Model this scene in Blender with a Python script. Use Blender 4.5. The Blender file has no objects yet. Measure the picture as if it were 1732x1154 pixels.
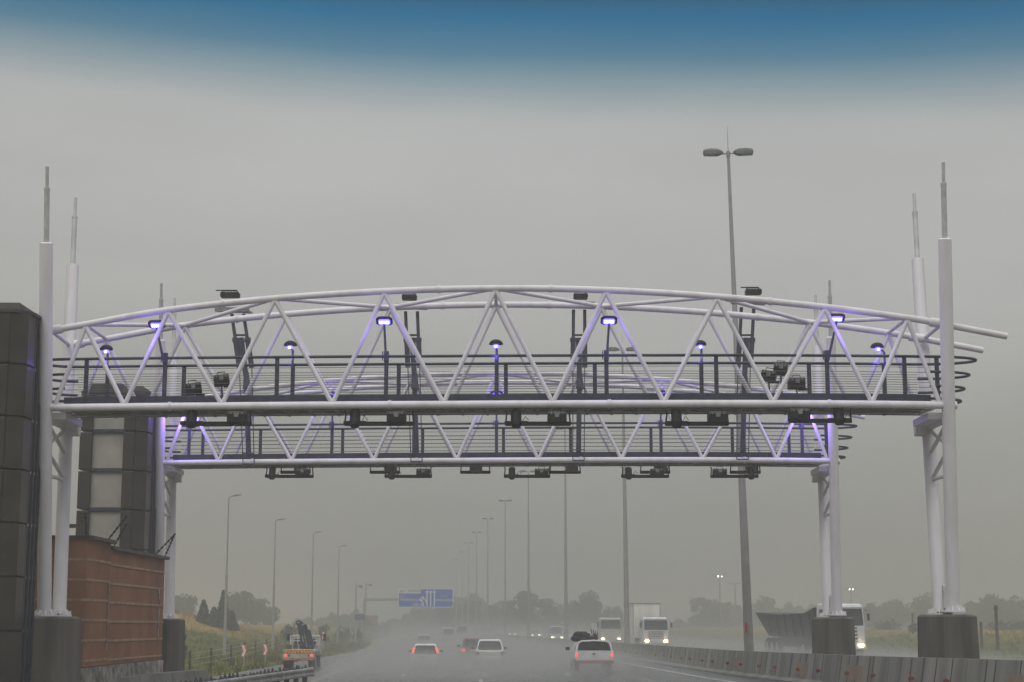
import bpy, bmesh, math, random
from mathutils import Vector, Matrix, Euler
random.seed(7)
C = bpy.context.scene
COL = C.collection
R = math.radians

# ------------------------------------------------------------------ camera
CAMZ = 2.3
PITCH = math.atan(481 / 2850.0)
cam_d = bpy.data.cameras.new('camera'); cam = bpy.data.objects.new('camera', cam_d); COL.objects.link(cam)
cam_d.sensor_width = 36.0; cam_d.lens = 2850 / 1732 * 36.0
cam_d.clip_start = 0.1; cam_d.clip_end = 6000
cam.location = (0, 0, CAMZ); cam.rotation_euler = (math.pi / 2 + PITCH, 0, 0)
C.camera = cam

# ------------------------------------------------------------------ world, sun, exposure
SUN_EL, SUN_ROT = 48.0, 200.0
w = bpy.data.worlds.new("World"); C.world = w; w.use_nodes = True
nt = w.node_tree; nt.nodes.clear()
N = nt.nodes.new; L = nt.links.new
out = N('ShaderNodeOutputWorld'); add = N('ShaderNodeAddShader')
bg_sky = N('ShaderNodeBackground'); bg_cl = N('ShaderNodeBackground')
sky = N('ShaderNodeTexSky'); sky.sky_type = 'NISHITA'; sky.sun_disc = False
sky.sun_elevation = R(SUN_EL); sky.sun_rotation = R(SUN_ROT); sky.air_density = 1.0; sky.dust_density = 5.0
L(sky.outputs[0], bg_sky.inputs[0]); bg_sky.inputs[1].default_value = 0.003
tc = N('ShaderNodeTexCoord'); sep = N('ShaderNodeSeparateXYZ'); L(tc.outputs['Generated'], sep.inputs[0])
nz = N('ShaderNodeTexNoise'); nz.inputs['Scale'].default_value = 2.2; nz.inputs['Detail'].default_value = 4.0
mp = N('ShaderNodeMapping'); mp.inputs['Scale'].default_value = (1, 1, 3.5)
L(tc.outputs['Generated'], mp.inputs[0]); L(mp.outputs[0], nz.inputs[0])
m1 = N('ShaderNodeMath'); m1.operation = 'MULTIPLY_ADD'; L(nz.outputs[0], m1.inputs[0]); m1.inputs[1].default_value = 0.022
L(sep.outputs[2], m1.inputs[2])
m2 = N('ShaderNodeMath'); m2.operation = 'MULTIPLY_ADD'; L(sep.outputs[0], m2.inputs[0]); m2.inputs[1].default_value = 0.032
L(m1.outputs[0], m2.inputs[2])
rp = N('ShaderNodeValToRGB'); L(m2.outputs[0], rp.inputs[0])
cr = rp.color_ramp; cr.interpolation = 'LINEAR'
def stop(p, c):
    e = cr.elements.new(p); e.color = (c[0], c[1], c[2], 1)
cr.elements[0].position = 0.0; cr.elements[0].color = (.195, .195, .178, 1)
cr.elements[1].position = 1.0; cr.elements[1].color = (1.25, 1.25, 1.22, 1)
stop(.06, (.29, .29, .27)); stop(.13, (.37, .37, .345)); stop(.20, (.45, .45, .435)); stop(.27, (.48, .48, .47)); stop(.305, (.45, .46, .455))
stop(.322, (.27, .345, .38)); stop(.341, (.07, .20, .30)); stop(.360, (.0, .135, .28)); stop(.386, (.0, .055, .135)); stop(.43, (.0, .05, .12)); stop(.53, (.62, .64, .66)); stop(.7, (1.15, 1.15, 1.13))  # blue stops put the windscreen's tint band into the sky colour
L(rp.outputs[0], bg_cl.inputs[0])
# boost added to the unseen overcast behind the camera, to brighten near things
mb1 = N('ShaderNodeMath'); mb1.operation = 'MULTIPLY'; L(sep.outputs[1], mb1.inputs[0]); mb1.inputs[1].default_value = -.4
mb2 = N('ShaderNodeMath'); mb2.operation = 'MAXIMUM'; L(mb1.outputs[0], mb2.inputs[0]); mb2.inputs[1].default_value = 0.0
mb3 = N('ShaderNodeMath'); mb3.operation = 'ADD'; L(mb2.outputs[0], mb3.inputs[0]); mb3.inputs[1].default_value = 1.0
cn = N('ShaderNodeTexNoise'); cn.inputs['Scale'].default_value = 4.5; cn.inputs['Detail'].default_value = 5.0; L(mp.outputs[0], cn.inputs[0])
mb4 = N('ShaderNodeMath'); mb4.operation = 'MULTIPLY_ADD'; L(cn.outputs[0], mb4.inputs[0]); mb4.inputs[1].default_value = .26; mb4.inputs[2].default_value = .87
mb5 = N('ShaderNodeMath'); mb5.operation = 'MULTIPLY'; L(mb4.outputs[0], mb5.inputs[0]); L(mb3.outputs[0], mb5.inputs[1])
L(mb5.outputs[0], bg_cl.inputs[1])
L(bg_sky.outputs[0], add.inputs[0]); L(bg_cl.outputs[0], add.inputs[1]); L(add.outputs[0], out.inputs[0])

sl = bpy.data.lights.new('sun', 'SUN'); sl.energy = 0.55; sl.angle = R(20); sl.color = (1.0, .97, .93)
so = bpy.data.objects.new('sun', sl); COL.objects.link(so)
_a = R(SUN_ROT)
sdir = Vector((math.sin(_a) * math.cos(R(SUN_EL)), math.cos(_a) * math.cos(R(SUN_EL)), math.sin(R(SUN_EL))))
so.rotation_euler = sdir.to_track_quat('Z', 'Y').to_euler()
so.location = (0, 0, 60)
C.view_settings.view_transform = 'Standard'; C.view_settings.look = 'None'
C.view_settings.exposure = 0.0; C.view_settings.gamma = 1.0
C.render.engine = 'CYCLES'
C.cycles.use_denoising = True
C.cycles.volume_bounces = 2; C.cycles.max_bounces = 8
C.cycles.volume_step_rate = 1.0; C.cycles.volume_max_steps = 256
C.cycles.sample_clamp_indirect = 2.0; C.cycles.sample_clamp_direct = 0.0

# ------------------------------------------------------------------ helpers
cp, sp = math.cos(PITCH), math.sin(PITCH)
def P(u, v, D):
    """world point seen at photo pixel (u, v) at a forward distance of D metres"""
    xc = (u - 866) / 2850.0; yc = (577 - v) / 2850.0
    t = D / (cp - yc * sp)
    return Vector((xc * t, D, CAMZ + t * (sp + yc * cp)))

def interp(pts, d):
    if d <= pts[0][0]: return pts[0][1]
    for (a, b), (c, e) in zip(pts, pts[1:]):
        if d <= c:
            return b + (e - b) * (d - a) / (c - a)
    return pts[-1][1]

MATS = {}
def mat(name, color, rough=.6, metal=0.0, var=0.12, scale=3.0, color2=None, bump=0.0, bscale=20.0, emit=None, estr=0.0, streak=False, spec=.5, coat=0.0, cut=(.35, .65), alpha=1.0):
    m = bpy.data.materials.new(name); m.use_nodes = True
    n = m.node_tree.nodes; l = m.node_tree.links
    b = n['Principled BSDF']
    b.inputs['Roughness'].default_value = rough; b.inputs['Metallic'].default_value = metal
    b.inputs['Specular IOR Level'].default_value = spec
    b.inputs['Coat Weight'].default_value = coat
    t = n.new('ShaderNodeTexCoord')
    no = n.new('ShaderNodeTexNoise'); no.inputs['Scale'].default_value = scale; no.inputs['Detail'].default_value = 6
    if streak:
        mpp = n.new('ShaderNodeMapping'); mpp.inputs['Scale'].default_value = (1, 1, .12)
        l.new(t.outputs['Object'], mpp.inputs[0]); l.new(mpp.outputs[0], no.inputs[0])
    else:
        l.new(t.outputs['Object'], no.inputs[0])
    rr = n.new('ShaderNodeValToRGB'); l.new(no.outputs[0], rr.inputs[0])
    c2 = color2 if color2 else tuple(max(0, c * (1 - 2 * var)) for c in color)
    c1 = color if color2 else tuple(min(1, c * (1 + var * .5)) for c in color)
    rr.color_ramp.elements[0].position = cut[0]; rr.color_ramp.elements[1].position = cut[1]
    rr.color_ramp.elements[0].color = (*c2, 1); rr.color_ramp.elements[1].color = (*c1, 1)
    l.new(rr.outputs[0], b.inputs['Base Color'])
    if bump > 0:
        nb = n.new('ShaderNodeTexNoise'); nb.inputs['Scale'].default_value = bscale; nb.inputs['Detail'].default_value = 5
        l.new(t.outputs['Object'], nb.inputs[0])
        bp = n.new('ShaderNodeBump'); bp.inputs['Strength'].default_value = bump; bp.inputs['Distance'].default_value = .05
        l.new(nb.outputs[0], bp.inputs['Height']); l.new(bp.outputs[0], b.inputs['Normal'])
    if emit:
        b.inputs['Emission Color'].default_value = (*emit, 1); b.inputs['Emission Strength'].default_value = estr
    if alpha < 1: b.inputs['Alpha'].default_value = alpha
    MATS[name] = m
    return m

white = mat('white_paint', (.76, .728, .745), .38, var=.10, scale=3.2, streak=True, color2=(.655, .625, .615), cut=(.30, .55), bump=.06, bscale=60)
wirem = mat('guard_wire', (.10, .10, .11), .5, var=.1)
dark = mat('dark_steel', (.036, .041, .070), .45, .2, var=.25, scale=6)
galv = mat('galvanised_steel', (.36, .36, .35), .5, .1, var=.25, scale=4, streak=True)
galvd = mat('weathered_pole', (.34, .33, .31), .55, .1, var=.06, scale=3)
mastg = mat('mast_grey', (.56, .56, .55), .5, var=.1, scale=4)
grate = mat('walkway_grating', (.17, .155, .15), .7, .2, var=.35, scale=5)
blackp = mat('black_plastic', (.010, .010, .010), .5, spec=.2, var=.3, scale=8)
boxp = mat('housing_grey', (.085, .085, .075), .45, .1, var=.25, scale=9)
boxl = mat('housing_light', (.26, .26, .25), .45, .1, var=.2, scale=9)
conc = mat('concrete', (.12, .112, .093), .85, var=.3, scale=2.2, color2=(.05, .048, .04), bump=.25, bscale=25, streak=True)
concp = mat('pale_concrete', (.22, .215, .195), .8, var=.3, scale=1.6, color2=(.13, .125, .11), bump=.2, bscale=20)
concb = mat('barrier_concrete', (.25, .245, .22), .8, var=.3, scale=1.0, color2=(.12, .118, .105), bump=.25, bscale=20, streak=True)
patch = mat('stained_concrete', (.27, .19, .13), .85, var=.3, scale=3, color2=(.19, .155, .12), bump=.2)
redm = mat('red_reflector', (.26, .055, .04), .35, var=.15, scale=9)
rust = mat('rust_tile', (.052, .040, .032), .35, .0, spec=.25, var=.35, scale=1.2, color2=(.030, .023, .019), bump=.15, bscale=9)
glassd = mat('dark_glass', (.02, .021, .024), .12, 0, var=.3, scale=2)
pale = mat('pale_panel', (.36, .34, .29), .5, var=.12, scale=1.4)
brick = mat('brown_brick', (.32, .158, .086), .9, spec=.1, var=.2, scale=.8, color2=(.22, .106, .06), bump=.2, bscale=30)
brickl = mat('band_brick', (.40, .26, .155), .8, var=.2, scale=5)
coping = mat('dark_coping', (.04, .035, .03), .6, var=.3)
ribm = mat('ribbed_base', (.42, .40, .36), .8, var=.3, scale=3, bump=.2)
chrome = mat('bare_metal', (.45, .44, .42), .35, .8, var=.2, scale=12)
rubber = mat('tyre_rubber', (.012, .012, .012), .8, var=.3, scale=12)
paintw = mat('white_car_paint', (.66, .67, .68), .3, var=.08, scale=3, coat=.6)
paintr = mat('dark_red_car_paint', (.12, .012, .015), .3, var=.15, scale=3, coat=.6)
paintc = mat('cream_truck_paint', (.50, .46, .38), .4, var=.15, scale=3)
paints = mat('silver_car_paint', (.33, .34, .35), .3, .4, var=.1, scale=3, coat=.5)
window = mat('car_window', (.015, .017, .018), .08, var=.2, scale=3)
trimb = mat('black_trim', (.015, .015, .016), .5, var=.2, scale=6)
tail = mat('lit_tail_light', (.5, .02, .02), .3, emit=(1.0, .10, .07), estr=1.6)
head = mat('lit_head_light', (.9, .85, .7), .2, emit=(1.0, .66, .30), estr=26)
headw = mat('lit_white_head_light', (.9, .9, .85), .2, emit=(1.0, .85, .62), estr=40)
amber = mat('amber_marker', (.8, .3, .05), .3, emit=(1.0, .4, .08), estr=1.0)
plate = mat('number_plate', (.6, .55, .3), .5, var=.05)
yell = mat('yellow_reflective', (.75, .50, .06), .4, var=.1)
orng = mat('red_orange_reflective', (.50, .07, .03), .4, var=.1)
chevw = mat('chevron_white', (.85, .80, .76), .4, var=.05)
chevr = mat('chevron_red', (.70, .10, .07), .4, var=.05)
blue = mat('sign_blue', (.0, .095, .52), .4, var=.08, scale=1)
signw = mat('sign_white', (.8, .8, .8), .4, var=.04)
signy = mat('sign_yellow', (.75, .42, .04), .4, var=.04)
tarp = mat('grey_tipper_body', (.014, .015, .018), .5, var=.3, scale=1.2)
creamb = mat('cargo_box', (.78, .76, .68), .5, var=.1, scale=1, streak=True)
wood = mat('weathered_wood', (.06, .05, .04), .9, var=.3)
bark = mat('bark', (.06, .045, .035), .9, var=.3, bump=.3)
led = mat('violet_lens', (.2, .1, .9), .2, emit=(.07, .05, 1.0), estr=9)
ledc = mat('violet_diodes', (.6, .5, 1.0), .2, emit=(.22, .34, 1.0), estr=12)
lampg = mat('lamp_head_grey', (.10, .105, .11), .45, .3, var=.2, scale=6)
lampl = mat('lamp_lens', (.30, .30, .29), .3, var=.1)
lampon = mat('mast_light_on', (.9, .9, .9), .2, emit=(.95, .98, 1.0), estr=9)
line_w = mat('road_line_white', (.55, .55, .53), .4, var=.25, scale=2, color2=(.25, .25, .24))
line_y = mat('road_line_yellow', (.55, .40, .10), .4, var=.25, scale=2, color2=(.3, .22, .08))
bluef = mat('blue_board', (.07, .10, .17), .6)
stripem = mat('faded_red', (.24, .10, .09), .6)
redf = mat('red_white_board', (.30, .26, .25), .6)

def leafmat(name, c1, c2):
    return mat(name, c1, .8, var=.3, scale=.9, color2=c2, cut=(.4, .6))
leafd = leafmat('dark_foliage', (.030, .045, .020), (.015, .024, .012))
leafg = leafmat('green_foliage', (.055, .075, .032), (.028, .042, .02))

# wet asphalt
def asphalt():
    m = bpy.data.materials.new('wet_asphalt'); m.use_nodes = True
    n = m.node_tree.nodes; l = m.node_tree.links; b = n['Principled BSDF']
    t = n.new('ShaderNodeTexCoord')
    mpp = n.new('ShaderNodeMapping'); mpp.inputs['Scale'].default_value = (1.0, .06, 1); l.new(t.outputs['Object'], mpp.inputs[0])
    a = n.new('ShaderNodeTexNoise'); a.inputs['Scale'].default_value = 1.1; a.inputs['Detail'].default_value = 6; l.new(mpp.outputs[0], a.inputs[0])
    r = n.new('ShaderNodeValToRGB'); l.new(a.outputs[0], r.inputs[0])
    r.color_ramp.elements[0].color = (.025, .025, .028, 1); r.color_ramp.elements[1].color = (.085, .083, .083, 1)
    r.color_ramp.elements[0].position = .35; r.color_ramp.elements[1].position = .7
    l.new(r.outputs[0], b.inputs['Base Color'])
    r2 = n.new('ShaderNodeMapRange'); l.new(a.outputs[0], r2.inputs[0])
    r2.inputs[1].default_value = .3; r2.inputs[2].default_value = .7; r2.inputs[3].default_value = .16; r2.inputs[4].default_value = .42
    l.new(r2.outputs[0], b.inputs['Roughness'])
    nb = n.new('ShaderNodeTexNoise'); nb.inputs['Scale'].default_value = 30; l.new(t.outputs['Object'], nb.inputs[0])
    bp = n.new('ShaderNodeBump'); bp.inputs['Strength'].default_value = .25; bp.inputs['Distance'].default_value = .02
    l.new(nb.outputs[0], bp.inputs['Height']); l.new(bp.outputs[0], b.inputs['Normal'])
    return m
asph = asphalt()

def grassmat():
    m = bpy.data.materials.new('wet_grass'); m.use_nodes = True
    n = m.node_tree.nodes; l = m.node_tree.links; b = n['Principled BSDF']; b.inputs['Roughness'].default_value = .95; b.inputs['Specular IOR Level'].default_value = .05
    t = n.new('ShaderNodeTexCoord')
    a = n.new('ShaderNodeTexNoise'); a.inputs['Scale'].default_value = .045; a.inputs['Detail'].default_value = 8; a.inputs['Roughness'].default_value = .65
    l.new(t.outputs['Object'], a.inputs[0])
    r = n.new('ShaderNodeValToRGB'); l.new(a.outputs[0], r.inputs[0])
    r.color_ramp.elements[0].color = (.100, .108, .024, 1); r.color_ramp.elements[0].position = .38
    r.color_ramp.elements[1].color = (.33, .215, .075, 1); r.color_ramp.elements[1].position = .62
    e = r.color_ramp.elements.new(.5); e.color = (.175, .150, .038, 1)
    f = n.new('ShaderNodeTexNoise'); f.inputs['Scale'].default_value = 1.4; f.inputs['Detail'].default_value = 8; l.new(t.outputs['Object'], f.inputs[0])
    # dry grass high on the bank, green low by the road: driven by the ground's own height
    se = n.new('ShaderNodeSeparateXYZ'); l.new(t.outputs['Object'], se.inputs[0])
    mr = n.new('ShaderNodeMapRange'); l.new(se.outputs[2], mr.inputs[0]); mr.inputs[1].default_value = .5; mr.inputs[2].default_value = 2.4
    mr.inputs[3].default_value = -.12; mr.inputs[4].default_value = .16
    ad = n.new('ShaderNodeMath'); ad.operation = 'ADD'; l.new(a.outputs[0], ad.inputs[0]); l.new(mr.outputs[0], ad.inputs[1]); l.new(ad.outputs[0], r.inputs[0])
    mx = n.new('ShaderNodeMix'); mx.data_type = 'RGBA'; mx.blend_type = 'MULTIPLY'; mx.inputs[0].default_value = .55
    l.new(r.outputs[0], mx.inputs[6]); 
    r3 = n.new('ShaderNodeValToRGB'); l.new(f.outputs[0], r3.inputs[0]); r3.color_ramp.elements[0].position = .3; r3.color_ramp.elements[1].position = .7
    r3.color_ramp.elements[0].color = (.4, .4, .4, 1); r3.color_ramp.elements[1].color = (1.2, 1.2, 1.1, 1)
    l.new(r3.outputs[0], mx.inputs[7]); l.new(mx.outputs[2], b.inputs['Base Color'])
    bp = n.new('ShaderNodeBump'); bp.inputs['Strength'].default_value = .8; bp.inputs['Distance'].default_value = .3
    l.new(f.outputs[0], bp.inputs['Height']); l.new(bp.outputs[0], b.inputs['Normal'])
    return m
grassm = grassmat()

ORG = {}
def org(o):
    return ORG.get(o.name, Vector((0, 0, 0))) if o else Vector((0, 0, 0))

class MB:
    def __init__(s): s.bm = bmesh.new()
    def box(s, c, size, rot=None, bevel=0.0, taper=None):
        M = Matrix.Translation(Vector(c))
        if rot is not None: M = M @ (rot.to_matrix().to_4x4() if isinstance(rot, Euler) else rot)
        g = bmesh.ops.create_cube(s.bm, size=1.0)['verts']
        for v in g:
            k = 1.0
            if taper and v.co.z > 0: v.co.x *= taper[0]; v.co.y *= taper[1]
            v.co = Vector((v.co.x * size[0], v.co.y * size[1], v.co.z * size[2]))
        if bevel > 0:
            es = list({e for v in g for e in v.link_edges})
            r = bmesh.ops.bevel(s.bm, geom=es, offset=bevel, segments=2, affect='EDGES', profile=.6)
            g = list({v for f in r['faces'] for v in f.verts} | {v for v in g if v.is_valid})
        for v in g: v.co = M @ v.co
        return s
    def tube(s, a, b, r, r2=None, seg=12, cap=True):
        a = Vector(a); b = Vector(b); d = b - a
        if d.length < 1e-6: return s
        q = d.to_track_quat('Z', 'Y'); r2 = r if r2 is None else r2
        ra, rb = [], []
        for i in range(seg):
            t = 2 * math.pi * i / seg
            o = Vector((math.cos(t), math.sin(t), 0))
            ra.append(s.bm.verts.new(a + q @ (o * r))); rb.append(s.bm.verts.new(b + q @ (o * r2)))
        for i in range(seg):
            j = (i + 1) % seg
            f = s.bm.faces.new((ra[i], ra[j], rb[j], rb[i])); f.smooth = True
        if cap:
            s.bm.faces.new([s.bm.verts.new(v.co) for v in reversed(ra)]); s.bm.faces.new([s.bm.verts.new(v.co) for v in rb])
        return s
    def path(s, pts, r, seg=12, closed=False):
        pts = [Vector(p) for p in pts]; n = len(pts); rings = []
        up = None
        for i, p in enumerate(pts):
            if closed: d = pts[(i + 1) % n] - pts[i - 1]
            else: d = pts[min(i + 1, n - 1)] - pts[max(i - 1, 0)]
            d.normalize()
            if up is None: up = Vector((0, 0, 1)) if abs(d.z) < .9 else Vector((1, 0, 0))
            x = d.cross(up)
            if x.length < 1e-4: x = d.orthogonal()
            x.normalize(); y = x.cross(d); up = y
            rings.append([s.bm.verts.new(p + (x * math.cos(2 * math.pi * k / seg) + y * math.sin(2 * math.pi * k / seg)) * (r[i] if isinstance(r, (list, tuple)) else r)) for k in range(seg)])
        m = n if closed else n - 1
        for i in range(m):
            a = rings[i]; b = rings[(i + 1) % n]
            for k in range(seg):
                j = (k + 1) % seg
                f = s.bm.faces.new((a[k], a[j], b[j], b[k])); f.smooth = True
        if not closed:
            s.bm.faces.new([s.bm.verts.new(v.co) for v in reversed(rings[0])]); s.bm.faces.new([s.bm.verts.new(v.co) for v in rings[-1]])
        return s
    def loft(s, rings, cap=True, smooth=False, closed=True):
        vs = [[s.bm.verts.new(Vector(p)) for p in r] for r in rings]
        for a, b in zip(vs, vs[1:]):
            n = len(a)
            for k in range(n if closed else n - 1):
                j = (k + 1) % n
                f = s.bm.faces.new((a[k], a[j], b[j], b[k])); f.smooth = smooth
        if cap and closed:
            s.bm.faces.new(list(reversed(vs[0]))); s.bm.faces.new(vs[-1])
        return s
    def poly(s, pts, depth=None):
        """flat polygon; with depth (a vector) a prism"""
        pts = [Vector(p) for p in pts]
        if depth is None:
            s.bm.faces.new([s.bm.verts.new(p) for p in pts]); return s
        d = Vector(depth)
        return s.loft([pts, [p + d for p in pts]])
    def ball(s, c, r, seg=14, scale=(1, 1, 1)):
        g = bmesh.ops.create_uvsphere(s.bm, u_segments=seg, v_segments=max(6, seg // 2 + 2), radius=1.0)['verts']
        for v in g:
            v.co = Vector(c) + Vector((v.co.x * r * scale[0], v.co.y * r * scale[1], v.co.z * r * scale[2]))
            for f in v.link_faces: f.smooth = True
        return s
    def build(s, name, m, parent=None, recalc=True):
        if recalc: bmesh.ops.recalc_face_normals(s.bm, faces=s.bm.faces[:])
        o0 = org(parent)
        if o0.length > 0:
            for v in s.bm.verts: v.co -= o0
        me = bpy.data.meshes.new(name); s.bm.to_mesh(me); s.bm.free()
        o = bpy.data.objects.new(name, me); COL.objects.link(o)
        me.materials.append(m)
        if parent: o.parent = parent; ORG[o.name] = o0.copy()
        return o

def tag(o, label=None, cat=None, group=None, kind=None):
    if label: o['label'] = label
    if cat: o['category'] = cat
    if group: o['group'] = group
    if kind: o['kind'] = kind
    return o
def empty(name, loc, label, cat, group=None):
    o = bpy.data.objects.new(name, None); COL.objects.link(o); o.location = loc
    o.empty_display_size = .3
    ORG[o.name] = Vector(loc)
    return tag(o, label, cat, group)
def solo(mb, name, m, loc, label, cat, group=None):
    """a thing that is one mesh, its origin at loc"""
    bmesh.ops.recalc_face_normals(mb.bm, faces=mb.bm.faces[:])
    for v in mb.bm.verts: v.co -= Vector(loc)
    me = bpy.data.meshes.new(name); mb.bm.to_mesh(me); mb.bm.free(); me.materials.append(m)
    o = bpy.data.objects.new(name, me); COL.objects.link(o); o.location = loc; ORG[o.name] = Vector(loc)
    return tag(o, label, cat, group)
def copy_tree(o, parent=None):
    c = o.copy(); COL.objects.link(c)
    if parent: c.parent = parent
    for ch in o.children: copy_tree(ch, c)
    return c
def struct(mb, name, m, recalc=True):
    o = mb.build(name, m, None, recalc); o['kind'] = 'structure'; return o

# ------------------------------------------------------------------ the lie of the land
XB = [(0, 9.6), (30, 9.15), (41, 8.8), (60, 7.65), (104, 6.3), (146, 4.1), (186, 1.3), (231, -1.4), (269, -4.3), (310, -7), (350, -9.5), (394, -12), (500, -19), (800, -38), (1500, -80)]
ZB = [(0, .98), (30, .84), (41, .72), (60, .57), (104, .42), (146, .32), (250, .2), (1500, .2)]
LE = [(0, -21.5), (83, -21.5), (128, -20), (158, -18), (246, -16), (1500, -16)]
def sm(x):
    x = max(0, min(1, x)); return x * x * (3 - 2 * x)
def xb(d):   # smoothed barrier line
    return sum(interp(XB, d + k) for k in (-18, -9, 0, 9, 18)) / 5 if d > 20 else interp(XB, d)
def zb(d): return interp(ZB, d)
def zroad(d, o):
    z = zb(d)
    if o >= 0:
        if o < 19.5: return z
        return z + 1.5 * sm((o - 20) / 34)
    e = interp(LE, d) - o       # metres left of the road edge
    ez = max(z * (1 + o / 8), -.16)
    if e <= 0: return ez
    return ez * max(0, 1 - e / 8) + .015 * min(e, 60) + 2.0 * sm((e - 6) / 15) + (1.7 * math.exp(-(((d - 185) / 22) ** 2)) * math.exp(-(((o + 42) / 9) ** 2)))
def gz(x, d): return zroad(d, x - xb(d))

ROWS = [-60, -30, 0] + list(range(10, 300, 5)) + list(range(300, 520, 15)) + [560, 620, 700, 800, 950, 1150, 1450]
offs = [-900, -600, -400, -250, -160, -110] + list(range(-80, -24, 3)) + [-21.5, -20, -18, -16, -12, -8, -6, -4, -2, 0, 2, 6, 12, 19.5, 22, 26, 30, 36, 44, 54, 70, 100, 160, 250, 400, 600, 900]
g = MB()
rings = []
for d in ROWS:
    dd = max(d, 0)
    r = []
    for o in offs:
        z = zroad(dd, o) - .06
        if abs(o) > 60: z += .35 * math.sin(o * .05 + d * .013)
        elif o < interp(LE, dd) - 3: z += .10 * math.sin(d * .21 + o * .3) + .06 * math.sin(d * .53 - o * .7)
        r.append((xb(dd) + o, d, z))
    rings.append(r)
g.loft(rings, cap=False, closed=False, smooth=True)
struct(g, 'ground', grassm)
def strip(name, m, o0, o1, dz, n=6, d0=-60, d1=1450):
    s = MB(); rg = []
    for d in [r for r in ROWS if d0 <= r <= d1]:
        dd = max(d, 0)
        a = o0(dd) if callable(o0) else o0; b = o1(dd) if callable(o1) else o1
        br = sorted(set([a, b] + [o for o in (-16, -12, -8, -6, -4, -2, 0) if a < o < b]))
        if callable(o0): br = [a + (b - a) * k / 8 for k in range(9)]
        rg.append([(xb(dd) + o, d, zroad(dd, o) + dz) for o in br])
    s.loft(rg, cap=False, closed=False, smooth=True)
    return struct(s, name, m)
strip('highway', asph, lambda d: interp(LE, d), 0.0, 0.0)
strip('opposite_carriageway', asph, 1.0, 19.0, .004)
strip('median_strip', concb, 0.02, .98, .004)
def lines(name, m, offsets, dash=None, wd=.15):
    s = MB()
    for o in offsets:
        d = 0.0
        while d < 420:
            ln = dash[0] if dash else 10
            k = 3
            rg = []
            for i in range(k + 1):
                y = d + ln * i / k
                rg.append([(xb(y) + o - wd / 2, y, zroad(y, o - wd / 2) + .010), (xb(y) + o + wd / 2, y, zroad(y, o + wd / 2) + .010)])
            s.loft(rg, cap=False, closed=False)
            d += dash[1] if dash else 10
    return struct(s, name, m)
lines('lane_markings', line_w, [-4.9, -8.6, -12.3], (3.0, 12.0))
lines('edge_line', line_w, [-1.1])
lines('yellow_edge_line', line_y, [-16.0])
lines('opposite_lane_markings', line_w, [5.5, 9.2, 12.9], (3.0, 12.0))

# ------------------------------------------------------------------ median barrier: one thing per concrete segment
BSEG = 6.0
def barrier_section(x, y, nx, ny, z, h=.87):
    prof = [(-.12, 0), (-.12, .07), (.04, .15), (.16, h), (.34, h), (.36, .10), (.36, 0)]
    return [(x + nx * p, y + ny * p, z + q) for p, q in prof]
ref_spots = {}
d = 16.0; bi = 0
while d < 330:
    d2 = d + BSEG
    mid = (d + d2) / 2
    root = empty('concrete_barrier', (xb(mid), mid, zb(mid)), 'grey concrete median barrier segment', 'barrier', 'concrete barriers along the median')
    s = MB(); rg = []
    for k in range(4):
        y = d + .02 + (BSEG - .04) * k / 3
        rg.append(barrier_section(xb(y), y, 1, 0, zroad(y, -.02) - .02))
    s.loft(rg); s.build('barrier_body', concb, root)
    # reflector discs / stained patches on the near, visible segments
    if d < 120:
        for f in (.18, .62):
            y = d + BSEG * f
            if bi == 0 : continue
            zc = zb(y) + .40
            q = MB(); q.tube((xb(y) + .01, y - .015, zc), (xb(y) + .01, y + .01, zc), .05, .056, seg=14); q.box((xb(y) + .06, y + .01, zc), (.10, .02, .04)); q.build('reflector', redm, root)
    if bi in (2, 4, 5, 7):
        y0 = d + 1.2 + .3 * bi % 2; y1 = y0 + 1.7
        q = MB()
        q.loft([[(xb(y) + .048 , y, zb(y) + .22), (xb(y) + .108, y, zb(y) + .60), (xb(y) + .16, y, zb(y) + .60), (xb(y) + .11, y, zb(y) + .22)] for y in (y0, y1)])
        q.build('stained_patch', patch, root)
    # panel joints, pressed into the face as thin dark ribs
    for f in (.19, .34, .47, .67, .83):
        y = d + BSEG * (f + random.uniform(-.05, .05))
        q = MB(); q.loft([[(xb(yy) + .036, yy, zb(yy) + .16), (xb(yy) + .152, yy, zb(yy) + .85), (xb(yy) + .20, yy, zb(yy) + .85), (xb(yy) + .10, yy, zb(yy) + .16)] for yy in (y, y + .035)])
        if d < 90: q.build('joint', trimb, root)
    n_ = ['the very closest to the camera, at the right edge', 'second', 'third', 'fourth', 'fifth', 'sixth', 'seventh', 'eighth', 'ninth', 'tenth', 'eleventh', 'twelfth', 'thirteenth', 'fourteenth', 'fifteenth']
    if bi == 0: root['label'] = 'plain grey concrete median barrier segment nearest to the camera'
    elif bi < 15: root['label'] = 'concrete median barrier segment, %s from the right edge of the road view' % n_[bi]
    elif bi < 30: root['label'] = 'misty concrete median barrier segment in the middle distance'; root['group'] = 'middle distance median barriers'
    else: root['label'] = 'faint concrete median barrier segment far along the median'; root['group'] = 'far median barriers'
    d = d2; bi += 1

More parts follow.
